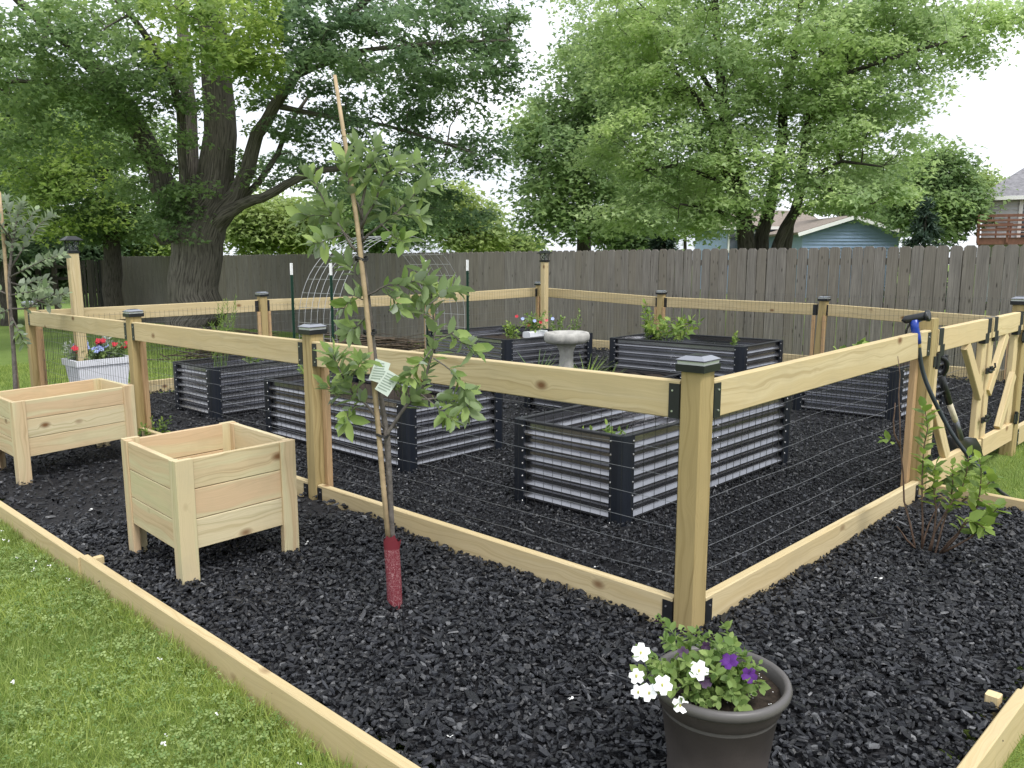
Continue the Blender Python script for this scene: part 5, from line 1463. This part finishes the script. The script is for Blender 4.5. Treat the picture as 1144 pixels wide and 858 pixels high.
# light green multi-stemmed maple behind the fence
Y3 = 17.0
st = [to_ground(ST([(836, 300), (834, 262), (828, 215), (818, 170), (808, 115), (802, 40), (798, -60)], [21, 18, 16, 14, 11, 8, 5], Y3)),
      to_ground(ST([(848, 300, .2), (852, 262, .2), (862, 222, .3), (870, 180, .4), (876, 130, .5), (888, 60, .6), (900, -40, .6)], [18, 15, 13, 12, 10, 7, 4], Y3)),
      to_ground(ST([(858, 300, -.1), (868, 272, -.2), (886, 238, -.3), (895, 200, -.4), (900, 150, -.4), (910, 95, -.5), (925, 20, -.6)], [15, 12, 11, 10, 8, 6, 4], Y3)),
      to_ground(ST([(876, 300, .5), (880, 265, .6), (886, 240, .8), (905, 228, 1)], [14, 12, 8, 4], Y3)),
      ST([(826, 205), (806, 186, -.3), (797, 165, -.4), (796, 140, -.4), (780, 110, -.5), (755, 80, -.6)], [11, 11, 9, 7, 5, 3], Y3),
      ST([(832, 230), (800, 200, -.6), (760, 185, -.9), (720, 190, -1.2)], [7, 5, 4, 2], Y3), ST([(893, 205, -.4), (940, 180, -.8), (985, 186, -1.2)], [6, 4, 2], Y3),
      ST([(905, 120, -.4), (950, 80, -.8), (1010, 60, -1), (1080, 40, -1)], [7, 5, 4, 2], Y3), ST([(812, 130), (770, 60, .4), (720, 10, .8)], [6, 5, 3], Y3), ST([(845, 255, .1), (800, 235, -.8), (760, 228, -1.3)], [5, 4, 2], Y3),
      ST([(895, 190, -.4), (935, 215, -1), (975, 228, -1.4)], [5, 4, 2], Y3)]
lob = [L_(860, 50, 17, 170, 75, 3.2), L_(755, 95, 17, 95, 60, 2.4), L_(705, 160, 17, 65, 50, 1.8), L_(750, 215, 16.6, 65, 35, 1.6), L_(775, 165, 16, 60, 45, 1.3), L_(900, 130, 16.4, 110, 55, 2.2), L_(960, 120, 16.6, 75, 55, 2.0), L_(970, 190, 16.4, 66, 38, 1.6),
       L_(1040, 48, 16.8, 75, 36, 1.8), L_(1100, 30, 16.8, 45, 38, 1.4), L_(850, -40, 17, 230, 60, 4), L_(690, 40, 17.4, 60, 60, 2.2), L_(930, 215, 15.9, 70, 24, 1.3, 1500), L_(800, 240, 16, 45, 18, 1.0, 600), L_(960, 40, 16.4, 100, 50, 2.2), L_(715, 240, 16.6, 60, 26, 1.4, 1500), L_(770, 250, 16.2, 45, 16, 1.0, 600), L_(850, 232, 15.6, 75, 18, .9, 700), L_(865, 185, 15.6, 75, 40, 1.0, 1500), L_(980, 224, 16.5, 42, 18, 1.1, 700)]
tree('maple_tree', 'light green maple with four slender trunks behind the board fence', 'tree', st, lob, 980, 100, .100, 'leaf_maple_light', .50, 5, group='trees round the yard', upsp=.5)

# dark mid tree left of it
Y2t = 27.0
st = [to_ground(ST([(652, 300), (652, 262), (650, 210), (648, 150), (655, 90)], [17, 15, 12, 9, 5], Y2t)), ST([(651, 225), (625, 190, -.5), (600, 170, -.8)], [8, 6, 3], Y2t), ST([(651, 205), (690, 165, -.5), (710, 130, -.8)], [8, 6, 3], Y2t), ST([(652, 250), (690, 235, -.8), (715, 240, -1)], [5, 4, 2], Y2t)]
lob = [L_(640, 175, 27, 62, 60, 3.5), L_(660, 110, 27.5, 55, 45, 3), L_(690, 215, 26, 45, 40, 3), L_(612, 225, 26.5, 32, 28, 2.2), L_(650, 245, 25.5, 50, 18, 2, 700), L_(690, 70, 28, 60, 45, 3), L_(600, 140, 27, 26, 30, 2)]
tree('shade_tree', 'dense darker green tree between the two maples', 'tree', st, lob, 330, 95, .18, [('leaf_mid', lambda p: np.ones(len(p), bool))], .95, 8, group='trees round the yard')

# second trunk at left and thin stems at the far left
st = [to_ground(ST([(126, 325), (126, 290), (123, 250), (119, 215), (116, 170), (112, 110)], [20, 18, 16, 14, 11, 7], 23)), ST([(127, 268), (140, 252, -.2), (150, 240, -.4), (162, 215, -.6)], [10, 8, 6, 3], 23)]
lob = [L_(115, 205, 22.5, 70, 42, 2.6), L_(80, 245, 22.5, 50, 26, 2, 1800), L_(150, 245, 22.8, 40, 22, 2, 1300), L_(110, 150, 23, 75, 40, 3), L_(60, 190, 23, 55, 40, 2.4)]
tree('shade_tree', 'slim dark trunked tree left of the huge maple', 'tree', st, lob, 230, 95, .13, [('leaf_yellow', lambda p: p[:, 1] < 21.6), ('leaf_mid', lambda p: np.ones(len(p), bool))], .7, 9, group='trees round the yard')
st = [to_ground(ST([(8, 330), (12, 260), (20, 180), (35, 100), (55, 20)], [16, 14, 12, 9, 5], 26)), ST([(14, 230), (30, 150, .4), (60, 80, .6)], [7, 5, 3], 26), to_ground(ST([(-24, 330), (-20, 240), (-10, 120), (0, 20)], [14, 12, 9, 5], 26))]
lob = [L_(10, 210, 26, 60, 45, 3), L_(40, 130, 26, 60, 50, 3), L_(-30, 140, 26, 60, 80, 3), L_(20, 270, 27, 60, 24, 2.4)]
tree('shade_tree', 'thin leaning stems of a leafy tree at the far left edge', 'tree', st, lob, 240, 110, .15, 'leaf_maple_dark', .8, 10, group='trees round the yard')

# undergrowth and far trees
def bushy(label, px, py, Y, rx, ry, n, nl, ls, mat, cr, seed, name='bush', cat='bush', group='far bushes and trees', extra=(), fl=.6):
    t = at(px, 300, Y); st = [([Vector((t.x, t.y, float(lawn_z(t.x, t.y)) - .1)), t.lerp(at(px, py, Y), .4), at(px + 3, py - ry*.4, Y)], [rx*.035*Y/F, rx*.025*Y/F, rx*.008*Y/F])]
    tree(name, label, cat, st, [L_(px, py, Y, rx, ry, rx*Y/F*.8)] + [L_(*e) for e in extra], n, nl, ls, mat, cr, seed, group=group, flatten=fl)
bushy('bright light green tree seen under the right limb of the huge maple', 300, 250, 36, 58, 34, 120, 110, .24, 'leaf_far', 1.1, 21, 'tree', 'tree')
bushy('pale green tree above the fence left of the dense dark tree', 520, 256, 38, 46, 30, 90, 100, .25, 'leaf_far', 1.1, 22, 'tree', 'tree', extra=((505, 228, 38, 22, 22, 1.5),))
bushy('mid green tree directly behind the wire arch', 425, 240, 33, 60, 45, 120, 100, .22, 'leaf_mid', 1.1, 23, 'tree', 'tree')
bushy('low pale bushes peeping over the fence at the gap of sky', 575, 274, 40, 26, 10, 36, 80, .25, 'leaf_far', .9, 24)
bushy('dark undergrowth at the far left behind the rail fence', 30, 288, 29, 75, 32, 130, 120, .18, 'leaf_maple_dark', .9, 25)
bushy('dark green bush behind the black slatted fence', 108, 275, 30, 50, 32, 110, 120, .18, 'leaf_maple_dark', .9, 26)
bushy('yellow green bush between slim tree and huge maple', 165, 272, 31, 34, 22, 80, 110, .18, 'leaf_yellow', .8, 27)
bushy('light bush low behind the rail fence', 62, 312, 30, 40, 14, 60, 110, .16, 'leaf_mid', .7, 28)
bushy('mid green bushes behind the fence, right of the dense dark tree', 705, 258, 30, 36, 24, 80, 110, .18, 'leaf_mid', .8, 29)
bushy('rounded tree at the right beyond the light maple', 1046, 208, 36, 34, 44, 150, 120, .22, 'leaf_mid', 1.0, 30, 'tree', 'tree', extra=((1070, 228, 36, 20, 30, 1.6), (1040, 235, 35.5, 40, 30, 2)))
bushy('hazy tree top just left of the grey house roof', 1094, 215, 60, 16, 20, 40, 80, .3, 'leaf_far', 1.2, 31, 'tree', 'tree')
bushy('far green tree behind the light maple at its right side', 985, 215, 44, 60, 42, 120, 100, .26, 'leaf_mid', 1.2, 32, 'tree', 'tree')
bushy('far tree behind the light maple at its left side', 765, 215, 42, 70, 42, 130, 100, .26, 'leaf_mid', 1.2, 33, 'tree', 'tree')
bushy('tall far tree behind the left limb of the huge maple', 60, 190, 44, 100, 90, 90, 90, .30, 'leaf_mid', 1.5, 34, 'tree', 'tree')

def conifer(label, px, ytop, Y, rpx, seed):
    rs = np.random.default_rng(seed); t = at(px, ytop, Y); zb = float(lawn_z(t.x, t.y)); h = t.z - zb
    r = thing('conifer', label, 'conifer', (t.x, t.y, zb), 'far bushes and trees'); r['_w'] = (t.x, t.y, zb)
    m = MB(); m.tube([Vector((t.x, t.y, zb - .1)), t], [.14, .01], 8)
    R0 = rpx*Y/F; P, D, U = [], [], []
    for k in range(int(h*22)):
        f = rs.random()**.8; z = zb + .3 + (h - .3)*f; rr = R0*(1 - f)*rs.uniform(.7, 1.1) + .06; q = rs.random()*6.283
        e = np.array([t.x + rr*math.cos(q), t.y + rr*math.sin(q), z - rr*.18]); s0 = np.array([t.x, t.y, z])
        m.tube([Vector(s0.tolist()), Vector(e.tolist())], [.012, .004], 3, cap=False)
        n = int(26 + 40*rr); u = rs.random(n)**.6
        P.append(s0 + (e - s0)*u[:, None] + rs.normal(0, .05, (n, 3))); d = rs.normal(0, .6, (n, 3)) + (e - s0)/rr; D.append(d); U.append(np.tile([0, 0, 1.], (n, 1)) + rs.normal(0, .3, (n, 3)))
    m.build('trunk', 'bark_young', r, flat=False)
    leaves('crown', np.concatenate(P), np.concatenate(D), np.concatenate(U), rs.uniform(.18, .32, sum(len(p) for p in P)), 'needle', 'needle', r, wid=1.6)
conifer('dark blue green spruce behind the fence beside the blue house', 1036, 224, 33, 42, 41)
conifer('small dark spruce peeping over the fence left of the light maple', 742, 248, 24, 26, 42)

# brush pile of cut branches behind the garden
bp0 = at(412, 411, 13.6); rs = np.random.default_rng(4)
m = MB()
for k in range(330):
    L = rs.uniform(.6, 1.9); cx = bp0.x + rs.normal(0, .85); cy = 13.75 + rs.normal(0, .22)
    hgt = .42*math.exp(-((cx - bp0.x)/1.35)**2)
    z = gz(Vector((cx, cy, 0))) + rs.random()*hgt + .02; q = rs.normal(0.0, .35); d = Vector((math.cos(q), math.sin(q)*.6, rs.normal(0, .10)))
    c = Vector((cx, cy, z)); bnd = Vector((rs.normal(0, .05), rs.normal(0, .05), rs.normal(0, .05)))
    r0 = rs.uniform(.006, .019); m.tube([c - d*L/2, c + bnd, c + d*L/2], [r0, r0*.8, r0*.35], 4, cap=False)
tag(m.build('brush_pile', 'twig', flat=False), 'heap of cut brown branches on the lawn behind the arch', 'brush pile')
m = MB(); bp1 = at(270, 345, 15.0)
for k in range(150):
    L = rs.uniform(.6, 1.6); cx = bp1.x + rs.normal(0, .6); cy = 15.1 + rs.normal(0, .2)
    z = gz(Vector((cx, cy, 0))) + rs.random()*.5*math.exp(-((cx - bp1.x)/.9)**2); q = rs.normal(0.0, .4); d = Vector((math.cos(q), math.sin(q)*.6, rs.normal(0, .15)))
    c = Vector((cx, cy, z)); r0 = rs.uniform(.006, .016); m.tube([c - d*L/2, c + Vector(rs.normal(0, .04, 3).tolist()), c + d*L/2], [r0, r0*.8, r0*.35], 4, cap=False)
tag(m.build('brush_pile', 'twig', flat=False), 'smaller heap of cut branches near the foot of the huge maple', 'brush pile')

# ================================================================== HOUSES
def P_(px, py, Y): return at(px, py, Y)
# blue house: gabled wing facing us and a taller block behind
Yh = 40.0; gl, gr = P_(896, 275, Yh).x, P_(1004, 275, Yh).x; ez = P_(1004, 260, Yh).z; az_ = P_(950, 243, Yh).z; zb = -1.6
r = thing('blue_house', 'blue sided house with white trim, low behind the board fence', 'house', (gl, Yh, zb), 'houses beyond the fence'); r['_w'] = (gl, Yh, zb)
gx = (gl + gr)/2; rise = az_ - ez; D_ = 9.0
m = MB(); m.add([(gl, Yh, zb), (gr, Yh, zb), (gr, Yh, ez), (gx, Yh, az_), (gl, Yh, ez), (gl, Yh + D_, zb), (gr, Yh + D_, zb), (gr, Yh + D_, ez), (gx, Yh + D_, az_), (gl, Yh + D_, ez)],
                [(0, 1, 2, 3, 4), (1, 6, 7, 2), (0, 4, 9, 5), (5, 9, 8, 7, 6)])
z = zb
while z < az_ - .1:                                   # lapped siding
    if z < ez: x0, x1 = gl, gr
    else: f = (z - ez)/rise; x0, x1 = gl + (gx - gl)*f + .1, gr - (gr - gx)*f - .1
    m.beam((x0, Yh - .015, z), (x1, Yh - .015, z), .03, .03, (0, 1, 0), bev=.002); z += .16
m.build('wall', 'blue_siding', r, flat=False)
def roof_slab(p0, p1, dy, th=.12, ov=.35):           # slope from eave p0 to ridge p1, running back
    d = (p1 - p0).normalized(); p0 = p0 - d*ov
    n = Vector((-d.z, 0, d.x)); n = n if n.z > 0 else -n
    q = [p0, p1, p1 + n*th, p0 + n*th]; v = [a_ + Vector((0, -.35, 0)) for a_ in q] + [a_ + Vector((0, dy, 0)) for a_ in q]
    return v, [(0, 1, 2, 3), (4, 7, 6, 5), (0, 3, 7, 4), (3, 2, 6, 7), (2, 1, 5, 6), (1, 0, 4, 5)]
for p0 in (Vector((gl, Yh, ez)), Vector((gr, Yh, ez))):
    m = MB(); m.add(*roof_slab(p0, Vector((gx, Yh, az_)), D_)); m.build('roof', 'brown_shingle', r, flat=False)
    m = MB(); d = (Vector((gx, Yh, az_)) - p0).normalized(); m.beam(p0 - d*.35 + Vector((0, -.37, .0)), Vector((gx, Yh - .37, az_)), .03, .17, (0, 1, 0), bev=.002); m.build('rake_trim', 'white_trim', r, flat=False)
m = MB(); m.beam((gr + .36, Yh - .35, ez - .02), (gr + .36, Yh + D_, ez - .02), .12, .10, (1, 0, 0)); m.tube([(gr + .36, Yh - .3, ez - .05), (gr + .08, Yh - .28, ez - .25), (gr + .08, Yh - .28, zb)], .045, 6); m.build('gutter', 'white_trim', r, flat=False)
# taller block behind, left
hl, hr_ = P_(812, 270, 46).x, P_(918, 270, 46).x; ez2 = P_(860, 255, 46).z; az2 = P_(905, 243, 46).z
m = MB(); m.add([(hl, 46, zb), (hr_, 46, zb), (hr_, 46, ez2), (hl, 46, ez2), (hl, 54, zb), (hr_, 54, zb), (hr_, 54, ez2), (hl, 54, ez2)], [(0, 1, 2, 3), (1, 5, 6, 2), (0, 3, 7, 4), (4, 7, 6, 5)])
z = zb
while z < ez2 - .1: m.beam((hl, 45.985, z), (hr_, 45.985, z), .03, .03, (0, 1, 0), bev=.002); z += .16
m.build('wall', 'blue_siding', r, flat=False)
m = MB(); ym = 50; m.add([(hl - .4, 45.6, ez2), (hr_ + .4, 45.6, ez2), (hr_ + .4, ym, az2 + .6), (hl - .4, ym, az2 + .6), (hl - .4, 54.4, ez2), (hr_ + .4, 54.4, ez2)], [(0, 1, 2, 3), (3, 2, 5, 4), (0, 3, 4), (1, 5, 2)]); m.build('roof', 'brown_shingle', r, flat=False)
m = MB(); m.beam((hl - .4, 45.55, ez2), (hr_ + .4, 45.55, ez2), .06, .16, (0, 1, 0)); m.build('eave_trim', 'white_trim', r, flat=False)
for px in (822, 842):
    a0 = P_(px, 266, 46); m = MB(); m.beam((a0.x, 45.95, a0.z - .8), (a0.x, 45.95, a0.z + .35), .9, .06, (1, 0, 0)); wf = m.build('window', 'white_trim', r, flat=False)
    m = MB(); m.beam((a0.x, 45.905, a0.z - .7), (a0.x, 45.905, a0.z + .25), .7, .02, (1, 0, 0)); m.build('pane', 'window_glass', wf, flat=False)

# grey house with a raised brown deck
Yw = 36.0; wl = P_(1098, 240, Yw).x; wr = wl + 9; ez = P_(1098, 221, Yw).z; rz = P_(1115, 185, Yw + 3.5).z + .55; zb = -1.6
r = thing('grey_house', 'pale grey house with dark roof and raised deck at the right edge', 'house', (wl, Yw, zb), 'houses beyond the fence'); r['_w'] = (wl, Yw, zb)
m = MB(); m.add([(wl, Yw, zb), (wr, Yw, zb), (wr, Yw, ez), (wl, Yw, ez), (wl, Yw + 7, zb), (wr, Yw + 7, zb), (wr, Yw + 7, ez), (wl, Yw + 7, ez)], [(0, 1, 2, 3), (1, 5, 6, 2), (0, 3, 7, 4), (4, 7, 6, 5), (3, 2, 6, 7)])
z = zb
while z < ez - .1: m.beam((wl - .01, Yw - .015, z), (wr, Yw - .015, z), .03, .035, (0, 1, 0), bev=.002); z += .17
m.build('wall', 'grey_siding', r, flat=False)
rl, rr2 = P_(1095, 221, Yw).x - .15, wr + .4; rk = P_(1116, 185, Yw + 3.5).x
m = MB(); m.add([(rl, Yw - .45, ez - .02), (rr2, Yw - .45, ez - .02), (rr2, Yw + 3.5, rz), (rk, Yw + 3.5, rz), (rl, Yw + 7.4, ez - .02), (rr2, Yw + 7.4, ez - .02)], [(0, 1, 2, 3), (0, 3, 4), (3, 2, 5, 4), (0, 4, 5, 1)])
m.build('roof', 'grey_shingle', r, flat=False)
m = MB(); m.beam((rl - .02, Yw - .47, ez - .06), (rr2, Yw - .47, ez - .06), .05, .16, (0, 1, 0)); m.build('eave_trim', 'white_trim', r, flat=False)
dx = P_(1132, 240, Yw).x; dz = P_(1132, 267, Yw).z
m = MB()
for x0, x1, z0, z1 in ((dx, dx + .14, dz, ez - .15), (dx + 1.75, dx + 1.89, dz, ez - .15), (dx + .14, dx + 1.75, ez - .32, ez - .15), (dx + .88, dx + .98, dz, ez - .32)):
    m.beam(((x0 + x1)/2, Yw - .06, z0), ((x0 + x1)/2, Yw - .06, z1), x1 - x0, .06, (1, 0, 0))
fr_ = m.build('patio_door', 'white_trim', r, flat=False)
m = MB(); m.add([(dx + .14, Yw - .035, dz), (dx + 1.75, Yw - .035, dz), (dx + 1.75, Yw - .035, ez - .3), (dx + .14, Yw - .035, ez - .3)], [(0, 1, 2, 3)]); m.build('pane', 'window_glass', fr_, flat=False)
m = MB()
for k in range(1, 4): m.beam((dx + .14 + k*.2, Yw - .045, dz + .1), (dx + .14 + k*.2, Yw - .045, ez - .34), .018, .012, (1, 0, 0), bev=.001)
for k in range(1, 6): m.beam((dx + .14, Yw - .045, dz + .3*k), (dx + .9, Yw - .045, dz + .3*k), .018, .012, (0, 0, 1), bev=.001)
m.build('muntins', 'white_trim', fr_, flat=False)
kl = wl - .1; ky = Yw - 2.2
dk = MB(); dk.beam((kl, ky, dz - .14), (wr, ky, dz - .14), .05, .26, (0, 1, 0)); dk.beam((kl, ky, dz - .14), (kl, Yw - .02, dz - .14), .05, .26, (1, 0, 0))
for k in range(15): dk.beam((kl, ky + .02 + .145*k, dz), (wr, ky + .02 + .145*k, dz), .14, .03, (0, 1, 0))
for x in np.arange(kl + .1, wr, 2.2): dk.beam((x, ky + .1, zb), (x, ky + .1, dz - .02), .12, .12, (1, 0, 0))
dk_ = dk.build('deck', 'deck_stain', r, flat=False)
m = MB(); rt = P_(1120, 240.5, ky).z
for x in np.arange(kl, wr, 1.05): m.beam((x, ky - .03, dz - .2), (x, ky - .03, rt - .03), .09, .09, (1, 0, 0))
for k in range(5): m.beam((kl - .04, ky - .085, dz + .14 + (rt - dz - .16)*k/4), (wr, ky - .085, dz + .14 + (rt - dz - .16)*k/4), .03, .09 if k < 4 else .11, (0, 1, 0))
for k in range(5): m.beam((kl - .06, ky, dz + .14 + (rt - dz - .16)*k/4), (kl - .06, Yw - .05, dz + .14 + (rt - dz - .16)*k/4), .03, .09, (1, 0, 0))
m.build('railing', 'deck_stain', dk_, flat=False)
c = Vector((kl + .9, ky + .7, dz + .015)); grey_r = r; r = thing('deck_chair', 'brown slatted chair standing on the raised deck', 'chair', tuple(c)); r['_w'] = tuple(c)
m = MB()
for k in range(4): m.beam(c + Vector((-.28, -.2 + .13*k, .40)), c + Vector((.28, -.2 + .13*k, .40)), .11, .03, (0, 1, 0))
m.build('seat', 'deck_stain', r, flat=False)
m = MB()
for k in range(4): m.beam(c + Vector((-.30, -.22 + .14*k, .50)), c + Vector((-.42, -.22 + .14*k, .98)), .12, .025, (0, 1, 0))
m.build('backrest', 'deck_stain', r, flat=False)
for sx in (-.26, .26):
    for sy in (-.22, .22):
        m = MB(); m.beam(c + Vector((sx, sy, 0)), c + Vector((sx, sy, .55 if sx > 0 else .5)), .06, .06, (1, 0, 0)); m.build('leg', 'deck_stain', r, flat=False)
for sy in (-.26, .26):
    m = MB(); m.beam(c + Vector((-.34, sy, .58)), c + Vector((.32, sy, .58)), .09, .03, (0, 1, 0)); m.build('armrest', 'deck_stain', r, flat=False)

# both turn to face the garden: swing the grey house and the chair on its deck about the house corner
ang = R(-30); piv = Vector((wl, Yw, 0))
for o in (grey_r, r):
    d = Vector(o.location) - piv; o.location = piv + Matrix.Rotation(ang, 3, 'Z') @ d; o.rotation_euler = (0, 0, ang)

# ------------------------------------------------------------------ tidy: origins of single-mesh things, helper props
for o in list(S.objects):
    if o.type == 'MESH' and o.parent is None and o.get('kind') != 'structure':
        me = o.data; n = len(me.vertices)
        if not n: continue
        c = np.empty(n*3, np.float32); me.vertices.foreach_get('co', c); c = c.reshape(-1, 3)
        b = np.array([(c[:, 0].min() + c[:, 0].max())/2, (c[:, 1].min() + c[:, 1].max())/2, c[:, 2].min()], np.float32)
        me.vertices.foreach_set('co', (c - b).reshape(-1)); me.update()
        o.location = b.tolist()
        for ch in o.children: ch.location = (-b).tolist()
for o in S.objects:
    if '_w' in o: del o['_w']
